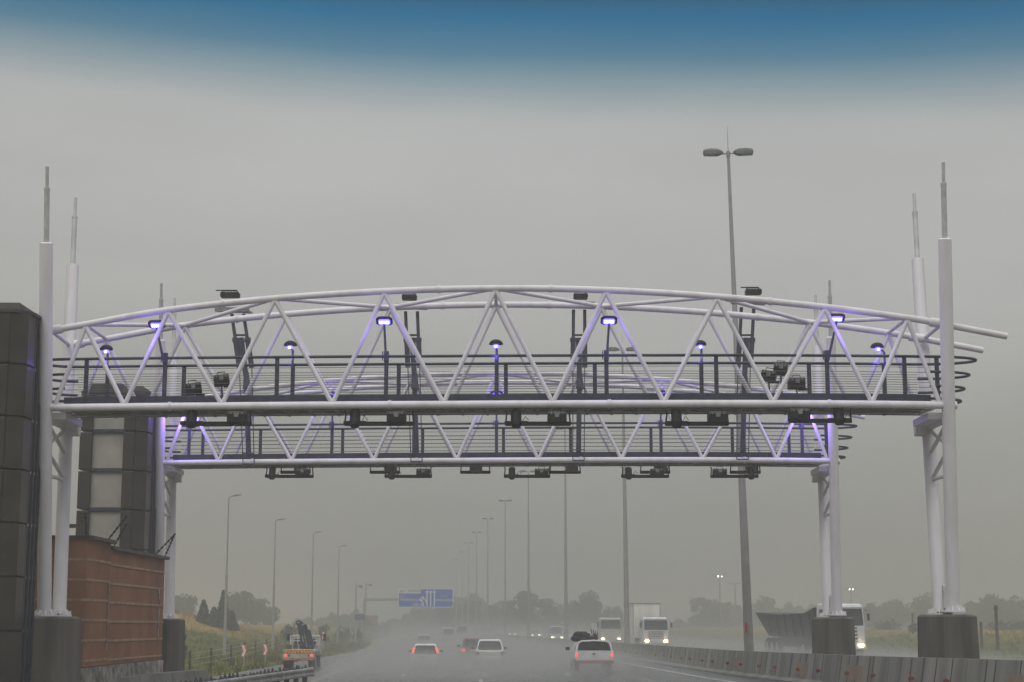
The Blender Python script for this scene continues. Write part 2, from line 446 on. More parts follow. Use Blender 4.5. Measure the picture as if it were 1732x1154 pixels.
# ------------------------------------------------------------------ toll gantry
TD = 2.1                       # truss depth
D1 = 40.0
def P1(u, v): return P(u, v, D1)
TOPU = [105, 145, 285, 465, 650, 838, 1025, 1213, 1395, 1535, 1582, 1703]
TOPV = [556, 549, 524.5, 505, 493, 488, 491, 502, 519.5, 538, 546, 569]
BOTU = [92, 210, 375, 562, 750, 935, 1123, 1308, 1475, 1590]
BOTV = [690, 688.5, 687, 685.5, 684.5, 683.5, 683, 683, 684, 685.5]
topn = [P1(u, v) for u, v in zip(TOPU, TOPV)]
botn = [P1(u, v) for u, v in zip(BOTU, BOTV)]
SH = Vector((0, TD, 0))
ZB0 = botn[4].z
def smooth_path(pts, n=6):
    # Catmull-Rom
    o = []
    for i in range(len(pts) - 1):
        p0 = pts[max(i - 1, 0)]; p1 = pts[i]; p2 = pts[i + 1]; p3 = pts[min(i + 2, len(pts) - 1)]
        for k in range(n):
            t = k / n
            o.append(.5 * ((2 * p1) + (-p0 + p2) * t + (2 * p0 - 5 * p1 + 4 * p2 - p3) * t * t + (-p0 + 3 * p1 - 3 * p2 + p3) * t ** 3))
    o.append(pts[-1]); return o
gx = (botn[0].x + botn[-1].x) / 2
near = empty('toll_gantry', (gx, D1 + TD / 2, 0), 'nearest white arched tubular toll gantry spanning the highway with dark railed walkway', 'gantry')
# chords
for name, off in (('front', Vector((0, 0, 0))), ('rear', SH)):
    s = MB(); s.path(smooth_path([p + off for p in topn[:11]]), .082); s.build('top_chord', white, near)
    rise = Vector((0, 0, .07 if name == 'rear' else 0))
    s = MB(); s.path([p + off + rise for p in [P1(50, 690.5)] + botn + [P1(1618, 686)]], .092 if name == 'front' else .065); s.build('bottom_chord', white, near)
    s = MB()
    s.tube(topn[10] + off, topn[11] + off + Vector((.0, 0, 0)), .082); s.build('chord_end_tube', white, near)
    # sleeves where the arch meets the masts
    s = MB(); a = topn[0] + off; dd = (topn[0] - topn[1]).normalized()
    s.tube(a, a + dd * .24, .115); s.build('sleeve', white, near); s = MB(); b = topn[10] + off; d2 = (topn[10] - topn[9]).normalized()
    s.tube(b - d2 * .14, b + d2 * .2, .115); s.build('sleeve', white, near)
    # web diagonals, each a tube of its own
    tn = [t + off for t in topn[1:10]]; bn = [b + off for b in botn]
    for i, t in enumerate(tn):
        for b in (bn[i], bn[i + 1]):
            dv = (b - t).normalized()
            s = MB(); s.tube(t + Vector((0, 0, -.03)), b + Vector((0, 0, .03)), .056); s.build('web_tube', white, near)
for (u, pts, r_) in [(u, TOPV, .102) for u in (375, 742, 932, 1305)] + [(u, BOTV, .112) for u in (290, 660, 1030, 1400)]:
    us = TOPU if pts is TOPV else BOTU
    for off in (Vector((0, 0, 0)), SH):
        if pts is BOTV and off.y > 0: continue
        path_ = smooth_path([P1(a, b) for a, b in zip(us, pts)][:11]) if pts is TOPV else [P1(a, b) for a, b in zip(us, pts)]
        X = P1(u, 600).x
        for a, b in zip(path_, path_[1:]):
            if a.x <= X < b.x:
                k = (X - a.x) / (b.x - a.x); c = a + (b - a) * k + off; dv = (b - a).normalized()
                s = MB(); s.tube(c - dv * .035, c - dv * .006, r_, seg=16); s.tube(c + dv * .006, c + dv * .035, r_, seg=16)
                s.build('splice_flange', white, near)
# top lateral bracing zigzag between front and rear arches
tn = topn[1:10]
zz = [tn[0], tn[1] + SH, tn[2], tn[3] + SH, tn[4], tn[5] + SH, tn[6], tn[7] + SH, tn[8]]
for a, b in zip(zz, zz[1:]):
    s = MB(); s.tube(a, b, .052); s.build('lateral_brace', white, near)
for k in (0, 4, 8):
    s = MB(); s.tube(tn[k], tn[k] + SH, .045); s.build('lateral_brace', white, near)
# bottom cross beams
s = MB()
for b in botn: s.tube(b + Vector((0, 0, .0)), b + SH + Vector((0, 0, .06)), .045)
s.build('cross_beam', galvd, near)
# deck with channel underside
xl, xr = botn[0].x + .12, botn[-1].x - .12
zd = ZB0 - .02
def zdk(x):   # deck follows the bottom chord's slight camber
    for a, b in zip(botn, botn[1:]):
        if x <= b.x: return a.z + (b.z - a.z) * (x - a.x) / (b.x - a.x)
    return botn[-1].z
def along(y0, y1, z0, z1, n=24, x0=None, x1=None):
    x0 = xl if x0 is None else x0; x1 = xr if x1 is None else x1
    return [[(x, y0, zdk(x) + z0), (x, y1, zdk(x) + z0), (x, y1, zdk(x) + z1), (x, y0, zdk(x) + z1)] for x in [x0 + (x1 - x0) * i / n for i in range(n + 1)]]
s = MB(); s.loft(along(D1 + .16, D1 + TD - .16, .03, .08)); s.build('walkway_deck', grate, near)
s = MB()
x = xl + .3
i = 0
while x < xr - .3:
    s.box((x, D1 + TD / 2, zdk(x) + .0), (.06, TD - .3, .06))
    i += 1; x += .62
for yy in (D1 + .55, D1 + 1.1, D1 + 1.55):
    s.loft(along(yy, yy + .06, -.055, -.031))
s.build('deck_bearer', galvd, near)
s = MB(); rr_ = random.Random(4)
for k in range(26):
    x = xl + 1 + k * (xr - xl - 2) / 26 + rr_.uniform(-.2, .2)
    s.box((x, D1 + .35 + rr_.uniform(0, .9), zdk(x) - .055), (rr_.uniform(.15, .45), .12, .05))
s.build('conduit_box', galv, near)
YF, YR = D1 + .38, D1 + 1.62
for yy, nm in ((YF, 'f'), (YR, 'r')):
    s = MB(); s.loft(along(yy, yy + .03, .10, .30)); s.build('kick_plate', dark, near)
RH = P(750, 602.5, YF).z - ZB0       # rail height above the chord
def loop(zo, r, ext):
    pts = []
    xs = [xl + .05 + (xr - xl - .1) * i / 20 for i in range(21)]
    for x in xs: pts.append(Vector((x, YF, zdk(x) + zo)))
    cy = (YF + YR) / 2; ry = (YR - YF) / 2
    for k in range(1, 12):
        t = -math.pi / 2 + math.pi * k / 12
        pts.append(Vector((xr + ext * math.cos(t), cy + ry * math.sin(t), zdk(xr) + zo)))
    for x in reversed(xs): pts.append(Vector((x, YR, zdk(x) + zo)))
    for k in range(1, 12):
        t = math.pi / 2 + math.pi * k / 12
        pts.append(Vector((xl + ext * .6 * math.cos(t), cy + ry * math.sin(t), zdk(xl) + zo)))
    return pts
s = MB(); s.path(loop(RH, .036, 1.30), .036, seg=8, closed=True); s.build('handrail', dark, near)
# end hoops below the handrail, right hand end
for zo, ext in ((RH * .70, 1.12), (RH * .42, .98), (RH * .17, .88)):
    cy = (YF + YR) / 2; ry = (YR - YF) / 2
    for X0, sg, e in ((xr, 1, ext), (xl, -1, ext * .6)):
        pts = [Vector((X0, YF, zdk(X0) + zo))] + [Vector((X0 + sg * e * math.cos(-math.pi / 2 + math.pi * k / 14), cy + ry * math.sin(-math.pi / 2 + math.pi * k / 14), zdk(X0) + zo)) for k in range(15)] + [Vector((X0, YR, zdk(X0) + zo))]
        s = MB(); s.path(pts, .034, seg=8); s.build('end_hoop', dark, near)
# wires
for yy in (YF + .015, YR + .015):
    s = MB()
    for k in range(6):
        zo = .36 + k * (RH - .50) / 6
        s.path([Vector((x, yy, zdk(x) + zo)) for x in [xl + (xr - xl) * i / 12 for i in range(13)]], .0075, seg=5)
    s.build('guard_wires', wirem, near)
FPOST = [145, 278, 468, 653, 840, 1026, 1212, 1400, 1531, 1586]
def xat(u, v, D): return P(u, v, D).x
fpx = [xat(u, 640, YF) for u in FPOST]
rpx = [x + .22 for x in fpx[:5]] + [x - .22 for x in fpx[5:9]]
for x in fpx:
    s = MB(); s.box((x, YF + .045, zdk(x) + RH / 2), (.10, .05, RH - .02)); s.build('rail_post', dark, near)
for x in rpx:
    s = MB(); s.box((x, YR + .045, zdk(x) + RH / 2 - .01), (.10, .05, RH - .02)); s.build('rail_post', dark, near)
# legs: two raked pipes per side on a concrete plinth
def leg(side):
    if side == 'l':
        fb, ft, f2, f3 = (75, 1040), (78.5, 412), (79.5, 320), (80, 282)
        rb, rt, r2, r3 = (100, 1040), (123, 450), (126.5, 368), (128, 335)
        cxp = 77
    else:
        fb, ft, f2, f3 = (1612, 1033), (1598, 405), (1596, 312), (1595.5, 275)
        rb, rt, r2, r3 = (1590, 1037), (1552, 440), (1547.5, 360), (1546, 328)
        cxp = 1604
    ym = D1 + TD / 2
    def PF(p, sgn):      # depth solved from height: the legs rake apart linearly
        D = ym
        for _ in range(12):
            q = P(p[0], p[1], D)
            D = ym + sgn * (.10 + (TD / 2 - .10) * (q.z - 2.5) / (ZB0 - 2.5))
        return P(p[0], p[1], D)
    for (b, t, t2, t3, sgn) in ((fb, ft, f2, f3, -1), (rb, rt, r2, r3, 1)):
        B = PF(b, sgn); T = PF(t, sgn); T2 = PF(t2, sgn); T3 = PF(t3, sgn)
        if sgn < 0:
            pass
        s = MB(); s.tube(B, T, .165, .158, seg=24); s.tube(T, T + (T - B).normalized() * .03, .158, .10, seg=24); s.build('leg', white, near)
        s = MB(); dr = (T2 - T).normalized()
        s.tube(T, T2, .066, seg=14); s.tube(T2 - dr * .03, T2 + dr * .03, .075, seg=14); s.build('mast', mastg, near)
        s = MB(); s.tube(T2, T3, .042, seg=12); s.build('mast_tip', mastg, near)
        if sgn < 0: FB, FT = B, T
        else: RB, RT = B, T
    # bracing between the two legs, under the chord
    def at(z, B, T):
        k = (z - B.z) / (T.z - B.z); return B + (T - B) * k
    z1, z2, z3 = ZB0 - .35, ZB0 - 1.0, ZB0 - 1.65
    for (za, zc) in ((z1, z2), (z2, z1), (z3, z3), (z2, z3), (z1, z1)):
        s = MB(); s.tube(at(za, FB, FT), at(zc, RB, RT), .05); s.build('leg_brace', white, near)
    s = MB()
    s.tube(at(ZB0 - .28, FB, FT), at(ZB0 - .28, RB, RT), .12)
    sx = 1 if side == 'l' else -1
    c = at(ZB0 - .1, FB, FT); c2 = at(ZB0 - .1, RB, RT)
    s.box((c.x + sx * .22, D1 + TD * .5, ZB0 - .24), (.42, TD * .75, .16))
    s.box((c2.x + sx * .20, c2.y - .05, ZB0 - .40), (.30, .3, .26), bevel=.04)
    s.build('leg_bracket', white, near)
    # sleeves where rear/front arch meets leg
    s = MB()
    tz = topn[0].z if side == 'l' else topn[10].z
    s.tube(at(tz, FB, FT), at(tz, RB, RT), .05)
    s.build('leg_tie', white, near)
    # foot flange with gusset fins and bolts
    cx = (FB.x + RB.x) / 2
    s = MB()
    for B in (FB, RB):
        s.tube(B + Vector((0, 0, -.04)), B + Vector((0, 0, .0)), .30, seg=20)
        for k in range(10):
            a = 2 * math.pi * k / 10
            s.poly([B + Vector((math.cos(a) * .15, math.sin(a) * .15, 0)), B + Vector((math.cos(a) * .29, math.sin(a) * .29, 0)), B + Vector((math.cos(a) * .17, math.sin(a) * .17, .14))], Vector((-math.sin(a), math.cos(a), 0)) * .02)
            s.tube(B + Vector((math.cos(a + .3) * .26, math.sin(a + .3) * .26, 0)), B + Vector((math.cos(a + .3) * .26, math.sin(a + .3) * .26, .09)), .018, seg=6)
    s.build('foot_flange', white, near)
    ztop = (FB.z + RB.z) / 2 - .04
    s = MB()
    def octa(w, dpt, z, ch=.28):
        return [(cx + sx_ * (w - c1), ym + sy_ * (dpt - c2_), z) for (sx_, sy_, c1, c2_) in ((1, 1, ch, 0), (1, 1, 0, ch), (1, -1, 0, ch), (1, -1, ch, 0), (-1, -1, ch, 0), (-1, -1, 0, ch), (-1, 1, 0, ch), (-1, 1, ch, 0))]
    zt = min(FB.z, RB.z) - .04
    s.loft([octa(.62, .92, -.1), octa(.57, .85, zt - .05), octa(.51, .79, zt)])
    s.build('concrete_plinth', conc, near)
    if side == 'r':
        q = P(1592, 1010, ym - .35)
        s = MB(); s.box((RB.x + .08, ym - .20, zt + .42), (.16, .14, .55), bevel=.02)
        s.build('junction_box', mastg, near)
leg('l'); leg('r')

# the far gantry is a copy one gantry-spacing further on
GS = Vector((-.13, 13.9, 0))
far = copy_tree(near); far.location = near.location + GS
tag(far, 'second white arched toll gantry standing behind the nearest one, lower in the view', 'gantry')

# ------------------------------------------------------------------ violet floodlights
def point_light(loc, e, r=.12, col=(.24, .13, 1.0)):
    l_ = bpy.data.lights.new('violet_lamp_light', 'POINT'); l_.energy = e; l_.color = col; l_.shadow_soft_size = r
    return l_, Vector(loc)
def floodlight(x, y, z0, z1, hx, tilt, label, e, facing=True):
    root = empty('floodlight', (x, y, z0), label, 'floodlight', 'violet floodlights on the toll gantries')
    s = MB(); s.tube((x, y, z0), (hx, y, z1 - .08), .032, .026, seg=8); s.build('pole', dark, root)
    s = MB(); s.box((x, y, z0 + .22), (.12, .12, .26), bevel=.015); s.tube((x - .09, y - .02, z0 + .12), (x - .09, y - .02, z0 + .34), .012, seg=6)
    s.build('clamp_box', dark, root)
    rot = Euler((R(tilt), 0, 0)); M = Matrix.Translation((hx, y, z1)) @ rot.to_matrix().to_4x4()
    s = MB()
    ring = [(-.20, -.07), (-.15, -.13), (.15, -.13), (.20, -.07), (.20, .10), (.13, .16), (-.13, .16), (-.20, .10)]
    s.loft([[M @ Vector((a, b, -.02)) for a, b in ring], [M @ Vector((a, b, .03)) for a, b in ring], [M @ Vector((a * .7, b * .7, .075)) for a, b in ring]])
    hs = s.build('housing', blackp, root)
    s = MB(); s.loft([[M @ Vector((a * .68, b * .68, -.045)) for a, b in ring], [M @ Vector((a * .72, b * .72, -.021)) for a, b in ring]])
    ln = s.build('lens', led, root)
    s = MB()
    for i in range(5):
        for j in range(2):
            c = M @ Vector((-.10 + .05 * i, -.035 + .06 * j, -.05)); s.ball(c, .017, 6)
    s.build('diode', ledc, root)
    l_, p_ = point_light(M @ Vector((0, -.45, -.75)), e, .3)
    lo = bpy.data.objects.new('violet_lamp_light', l_); COL.objects.link(lo); lo.parent = root; lo.location = p_ - org(root)
    return root
fl = [(1, 265, 549, 'violet floodlight on tall pole, leftmost of the four tall ones on the nearest gantry'),
      (3, 650, 543, 'violet floodlight on tall pole, second tall one from left on nearest gantry'),
      (5, 1030, 542, 'violet floodlight on tall pole, third tall one from left on nearest gantry'),
      (7, 1415, 538, 'violet floodlight on tall pole near the right end of nearest gantry')]
for k, u, v, lab in fl:
    x = fpx[k]; y = YF + .02
    h = P(u, v, y)
    floodlight(x, y, zdk(x) + RH - .22, h.z, h.x, -26, lab, 15.0)
    # the tall ones
def hoodlight(x, y, z0, h, side, label, e):
    root = empty('hooded_floodlight', (x, y, z0), label, 'floodlight', 'violet hooded floodlights on the walkway rails')
    s = MB(); s.tube((x, y, z0), (x, y, h.z - .12), .03, seg=8); s.tube((x, y, h.z - .12), (h.x, y, h.z - .02), .022, seg=8); s.build('pole', dark, root)
    s = MB()
    for a0 in range(1):
        rings = []
        for j in range(6):
            t = math.pi / 2 * j / 5
            rr = .17 * math.cos(t) + .002; zz_ = .13 * math.sin(t)
            rings.append([(h.x + side * .05 * (1 - zz_) + rr * math.cos(2 * math.pi * k / 14), y + rr * .8 * math.sin(2 * math.pi * k / 14), h.z + zz_ + .25 * side * 0) for k in range(14)])
        s.loft(rings, smooth=True)
    s.build('hood', blackp, root)
    s = MB(); s.ball((h.x + side * .04, y - .04, h.z - .045), .075, 10, (1.1, .8, .6)); s.build('lens', led, root)
    s = MB(); s.ball((h.x + side * .04, y - .09, h.z - .06), .03, 8); s.build('diode', ledc, root)
    l_, p_ = point_light((h.x + side * .04, y - .05, h.z - .30), e, .08)
    lo = bpy.data.objects.new('violet_lamp_light', l_); COL.objects.link(lo); lo.parent = root; lo.location = p_ - org(root)
    return root
hl = [(1 - 1, 183, 592, -1, 'hooded violet floodlight at the left end of the nearest walkway'),
      (2, 488, 585, 1, 'hooded violet floodlight left of centre on the nearest walkway'),
      (4, 839, 583, 0, 'hooded violet floodlight at the centre of the nearest walkway'),
      (6, 1187, 584, -1, 'hooded violet floodlight right of centre on the nearest walkway'),
      (8, 1487, 588, -1, 'small violet floodlight at the right end of the nearest walkway')]
for k, u, v, sd, lab in hl:
    x = rpx[k] if k < len(rpx) else fpx[k]
    if k == 4: x = fpx[4]
    y = (YR - .06) if k != 4 else YF + .02
    h = P(u, v, y)
    hoodlight(x, y, zdk(x) + RH - .35, h, sd, lab, 9.0)
for k, lab in ((0, 'violet floodlight at the left end of the second gantry'), (8, 'violet floodlight at the right end of the second gantry'), (2, 'tall violet floodlight pole left of centre on the second gantry'), (4, 'tall violet floodlight pole at the centre of the second gantry'), (6, 'tall violet floodlight pole right of centre on the second gantry')):
    x = fpx[k] + GS.x; y = YF + .02 + GS.y
    floodlight(x, y, zdk(fpx[k]) + RH - .25, zdk(fpx[k]) + (2.2 if k in (2, 4, 6) else 1.9), x, -26, lab, 30.0 if k in (2, 4, 6) else 95.0)

# ------------------------------------------------------------------ camera rigs hung below the gantries
def rig(D, ua, ub, vbar, vtop, ucam, ubox, bw, label, light=False, scale=1.0, grp='camera rigs hung below the toll gantries'):
    A = P(ua, vbar, D); B = P(ub, vbar, D); T = P(ua, vtop, D).z
    mid = (A + B) / 2
    root = empty('camera_rig', (mid.x, mid.y, mid.z), label, 'camera rig', grp)
    s = MB(); s.box(((A.x + B.x) / 2, D, A.z), (abs(B.x - A.x), .09, .10)); s.build('crossbar', blackp, root)
    for q in (A, B):
        s = MB(); s.path([(q.x, D, A.z - .03), (q.x + (.03 if q is A else -.03), D - .02, A.z + .25), (q.x, D, T)], .022, seg=6); s.build('hanger', blackp, root)
    if ucam:
        c = P(ucam, vbar, D)
        s = MB(); s.tube((c.x, D - .12, c.z - .02), (c.x, D - .02, c.z + .30 * scale), .13 * scale, .125 * scale, seg=16)
        s.ball((c.x, D - .02, c.z + .30 * scale), .125 * scale, 14, (1, 1, .45)); s.build('camera_body', boxl if light else blackp, root)
        s = MB(); s.tube((c.x, D - .15, c.z - .075), (c.x, D - .12, c.z - .01), .11 * scale, .14 * scale, seg=14)
        s.box((c.x, D - .02, c.z + .01), (.56 * scale, .20, .10), bevel=.03); s.build('camera_mount', blackp, root)
        s = MB(); s.path([(c.x + .15, D, c.z + .05), (c.x + .22, D, c.z + .18), (c.x + .30, D, c.z + .08)], .01, seg=5)
        s.build('cable', blackp, root)
    if ubox:
        c = P(ubox, vbar, D)
        case(c.x, D - .05, c.z + .13 * scale, bw, .30 * scale, root, light)
    return root
def case(x, y, z, bw, bh, root, light=False, rot=0.0, roll=0.0):
    M = Matrix.Translation((x, y, z)) @ Euler((0, roll, rot)).to_matrix().to_4x4()
    s = MB(); s.box((0, 0, -.02), (bw, .34, bh * .66), bevel=.02)
    for v in s.bm.verts: v.co = M @ v.co
    s.build('flash_box', blackp if not light else boxl, root)
    s = MB(); s.box((0, -.01, bh * .36), (bw * .98, .36, bh * .24), bevel=.015)
    for v in s.bm.verts: v.co = M @ v.co
    s.build('box_lid', boxp if not light else boxl, root)
    s = MB(); s.path([M @ Vector(p) for p in ((-.10, 0, bh * .45), (-.09, 0, bh * .45 + .09), (.09, 0, bh * .45 + .09), (.10, 0, bh * .45))], .012, seg=6)
    s.build('handle', blackp, root)
    s = MB(); s.box((0, -.19, bh * .2), (.10, .04, .10)); 
    for k in (-.3, -.1, .1, .3): s.box((bw * k, -.19, bh * .33), (.03, .03, .05))
    for v in s.bm.verts: v.co = M @ v.co
    s.build('latch', boxl, root)
DN = D1 + .2
rigs_near = [(318, 425, 325, 402, 'leftmost'), (583, 700, 601, 671, 'second from left'), (855, 965, 873, 942, 'middle'), (1126, 1232, 1144, 1213, 'second from right')]
for ua, ub, uc, ubx, nm in rigs_near:
    rig(DN, ua, ub, 717, 694, uc, ubx, .46, 'black camera and flash rig below the nearest gantry, %s of five' % nm)
rig(DN, 1334, 1440, 712, 694, 1418, 1351, .50, 'black camera and flash rig below the nearest gantry at its right end')
DF = 54.2
for ua, ub, uc, ubx, nm in [(450, 530, 461, 512, 'leftmost'), (651, 730, 663, 716, 'second from left'), (853, 930, 866, 916, 'middle'), (1052, 1131, 1063, 1111, 'second from right'), (1202, 1282, 1270, 1217, 'rightmost')]:
    rig(DF, ua, ub, 806, 790, uc, ubx, .44, 'grey camera with black flash box below the second gantry, %s of five' % nm, scale=.85, light=False if nm == 'x' else False)
for ub0, ub1, ubx, nm in [(475, 525, 509, 'leftmost'), (626, 676, 661, 'second from left'), (779, 829, 805, 'third from left'), (930, 982, 967, 'third from right'), (1083, 1133, 1117, 'second from right'), (1235, 1286, 1271, 'rightmost')]:
    rig(DF + 1.7, ub0, ub1, 799, 787, None, ubx, .42, 'small light grey box on short bar behind the second gantry, %s of six' % nm, light=True, scale=.75, grp='rear boxes hung below the second toll gantry')
# boxes set on the nearest walkway
for u, v, sc, ro, nm in [(327, 659, .40, 12, 'tilted black flash box left of the pair on the nearest walkway'), (375, 645, .38, 8, 'tilted black flash box right of the pair on the nearest walkway'),
                     (1300, 638, .36, -14, 'tilted black flash box leftmost of the three on the nearest walkway'), (1320, 626, .34, -6, 'black flash box highest of the three on the nearest walkway'), (1347, 650, .40, 0, 'black flash box lowest of the three on the nearest walkway')]:
    q = P(u, v, D1 + 1.0)
    root = empty('flash_unit', q, nm, 'flash box', 'flash boxes standing on the walkway')
    case(q.x, q.y, q.z, sc, .30, root, rot=R(ro), roll=-R(ro) * .8)
    s = MB(); s.tube((q.x, q.y, q.z - .1), (q.x + .05, q.y + .05, zdk(q.x) + .02), .022, seg=6)
    s.box((q.x + .16, q.y + .05, q.z - .12), (.22, .06, .06)); s.build('stand', dark, root)

# ------------------------------------------------------------------ sensor masts on the second gantry
DM = D1 + GS.y - .22
def mast(rt, rm, rb, plt, hd, vt, vb, label):
    q = P((rb[0] + rb[1]) / 2, vb, DM)
    root = empty('sensor_mast', q, label, 'sensor mast', 'sensor masts on the second gantry')
    for a, m_, b in zip(rt, rm, rb):
        s = MB()
        T = P(a, vt, DM); M_ = P(m_, 622, DM); K = P(a + (m_ - a) * .48, 575, DM)
        for (p, q2, r_) in ((T, K, .052), (K, M_, .082)):
            dv = (q2 - p)
            ang = math.atan2(dv.x, -dv.z)
            s.box((p + q2) / 2, (r_ * 2, .07, dv.length), rot=Euler((0, -ang, 0)))
        s.box(K, (.20, .09, .14), bevel=.01)
        s.build('side_rail', dark, root)
        s = MB(); s.tube(M_, P(b, vb, DM), .017, seg=6); s.build('guide_rod', dark, root)
    s = MB(); s.tube(P((rt[0] + rt[1]) / 2 + (rm[0] - rt[0]) * .4, 572, DM), P((rm[0] + rm[1]) / 2 + 1, 640, DM), .10, .085, seg=10)
    s.tube(P((rm[0] + rm[1]) / 2 + 1, 630, DM), P((rm[0] + rm[1]) / 2 + 2, 655, DM), .075, .13, seg=12)
    s.ball(P((rm[0] + rm[1]) / 2 + 2, 655, DM), .13, 12)
    s.build('actuator', dark, root)
    s = MB(); s.tube(P((rm[0] + rm[1]) / 2 + 1, 648, DM + .15), P((rb[0] + rb[1]) / 2, 768, DM + .15), .085, seg=10); s.build('column', dark, root)
    s = MB(); k = .42
    s.tube(P(rt[0] + (rm[0] - rt[0]) * k, 567, DM), P(rt[1] + (rm[1] - rt[1]) * k, 567, DM), .035, seg=8)
    s.tube(P(rb[0], vb, DM), P(rb[1], vb, DM), .022, seg=6)
    s.tube(P(rb[0], vb - 18, DM), P(rb[1], vb - 18, DM), .018, seg=6)
    s.build('rung', dark, root)
    a = P(plt[0], plt[2], DM - .3); b = P(plt[1], plt[3], DM - .3)
    s = MB(); w_ = b.x - a.x
    s.box(((a.x + b.x) / 2, DM, (a.z + b.z) / 2), (w_, .75, .05), rot=Euler((R(6), R(2), 0)))
    s.box(((a.x + b.x) / 2, DM - .36, (a.z + b.z) / 2), (w_, .04, .14), bevel=.01)
    s.build('top_plate', boxl, root)
    a = P(hd[0], hd[2], DM); b = P(hd[1], hd[3], DM); cx = (a.x + b.x) / 2; cz = (a.z + b.z) / 2; w_ = b.x - a.x
    s = MB(); s.box((cx, DM, cz - .03), (w_ * .8, .35, .16), bevel=.03)
    for k in range(6): s.box((cx + w_ * (-.32 + .13 * k), DM - .18, cz - .03), (.025, .04, .17))
    s.path([(cx - w_ * .38, DM, cz), (cx - w_ * .30, DM, cz + .12), (cx + w_ * .25, DM, cz + .12), (cx + w_ * .42, DM, cz - .02)], .025, seg=6)
    s.tube((cx - w_ * .62, DM, cz + .13), (cx + w_ * .3, DM, cz + .13), .022, seg=6)
    s.build('scanner_head', blackp, root)
mast((392, 412), (405, 426), (411, 430), (364, 422, 517, 531), (370, 409, 490, 506), 531, 785, 'dark leaning sensor mast with scanner head, leftmost of the four masts')
mast((686, 706), (690, 710), (695, 714), (669, 721, 509, 527), (677, 708, 496, 508), 527, 781, 'dark sensor mast with scanner head, second from the left')
mast((970, 989), (969, 989), (969, 988), (963, 1007, 506, 523), (967, 997, 494, 507), 524, 779, 'dark sensor mast with scanner head, third from the left')
mast((1254, 1275), (1248, 1269), (1246, 1266), (1240, 1298, 500, 520), (1257, 1291, 486, 500), 520, 777, 'dark leaning sensor mast with scanner head, rightmost, beside the tall lamp post')

# ------------------------------------------------------------------ dark tiled towers beside the gantries
def tower(dx, dy, label):
    X1 = -11.38 + dx; X0 = X1 - 2.12; Y0 = 52.36 + dy; Y1 = Y0 + 1.75
    root = empty('service_tower', ((X0 + X1) / 2, (Y0 + Y1) / 2, 0), label, 'tower', 'dark service towers beside the gantries')
    H = 9.85; nmod = 8; mh = 1.22
    z = H - .35 - mh
    for k in range(nmod):
        s = MB(); s.box((X0 + .19, Y0 + .25, z + mh / 2), (.38, .5, mh - .05), bevel=.03); s.build('tile_module', rust, root)
        s = MB(); s.box((X1 - .58, Y0 + .25, z + mh / 2), (.36, .46, mh - .05), bevel=.03); s.build('tile_module', rust, root)
        s = MB(); s.poly([(X1 - .39, Y0 + .03, z + .025), (X1 - .05, Y0 + .3, z + .025), (X1 - .02, Y0 + .8, z + .025), (X1 - .39, Y0 + .8, z + .025)], (0, 0, mh - .05)); s.build('tile_module', rust, root)
        s = MB(); s.box((X0 + .12, Y0 + 1.15, z + mh / 2), (.24, 1.2, mh - .05), bevel=.02); s.build('tile_module', rust, root)
        s = MB(); s.box((X0 + .86, Y0 + .20, z + mh / 2), (.98, .06, mh - .10)); s.build('pale_panel', pale, root)
        s = MB(); s.box((X0 + .88, Y0 + .15, z + .02), (1.02, .14, .11)); s.build('cross_rail', dark, root)
        s = MB(); s.box((X1 - .10, Y0 + 1.28, z + mh / 2), (.10, .92, mh - .07)); s.build('side_glazing', glassd, root)
        for q in (.84, 1.15, 1.45, 1.72):
            s = MB(); s.box((X1 - .04, Y0 + q, z + mh / 2), (.06, .05, mh)); s.build('mullion', dark, root)
        z -= mh
    s = MB(); s.box(((X0 + X1) / 2, (Y0 + Y1) / 2 + .1, H / 2 - .3), (1.7, 1.1, H - .6)); s.build('core', coping, root)
    s = MB()
    s.box((X0 + .7, Y0 + .8, H - .2), (1.0, 1.2, .34)); s.box((X1 - .55, Y0 + .85, H - .24), (.7, 1.4, .26), taper=(.8, .9))
    s.poly([(X0, Y0 - .02, H - .37), (X1 - .3, Y0 - .02, H - .37), (X1 + .04, Y0 + .5, H - .37), (X1 + .04, Y1, H - .37), (X0, Y1, H - .37)], (0, 0, .07))
    s.build('roof_cap', coping, root)
    s = MB(); s.box((X0 - .25, Y0 + .3, 5.35), (.5, .12, .12)); s.build('side_bracket', yell if False else rust, root)
tower(0, 0, 'dark tiled tower with pale panels, standing beyond the brick building')
tower(.14, -13.9, 'dark tiled tower at the left edge, beside the nearest gantry')

# ------------------------------------------------------------------ brick building
BX = P(145, 1000, 42.4).x
root = empty('brick_building', (BX - .9, 47, 0), 'low brown brick building with pale bands, left of the road between the two gantries', 'building')
zt = CAMZ + 2.13
Ya, Yb, Yc = 42.4, 44.9, 52.3
bandz = [zt - .5 * (k + 1) for k in range(6)]
s = MB()
s.box((BX - 2.1, (Ya + Yb) / 2, (zt + 1.25) / 2 + .0), (1.81, Yb - Ya, zt - 1.25)); 
s.bm.free(); s = MB()
s.poly([(BX, Ya, 1.28), (BX, Yb, 1.28), (BX - 1.8, Yb, 1.28), (BX - 1.8, Ya, 1.28)], (0, 0, zt - 1.28))
s.poly([(BX - .08, Yb + .002, 1.28), (BX - .08, Yc, 1.28), (BX - 1.8, Yc, 1.28), (BX - 1.8, Yb + .002, 1.28)], (0, 0, zt - .14 - 1.28))
s.build('wall', brick, root)
s = MB()
for z in bandz:
    s.box((BX - .893, (Ya + Yb) / 2, z), (1.81, Yb - Ya + .012, .06))
    s.box((BX - .965, (Yb + Yc) / 2, z - .03), (1.81, Yc - Yb + .004, .06))
s.build('pale_band', brickl, root)
s = MB()
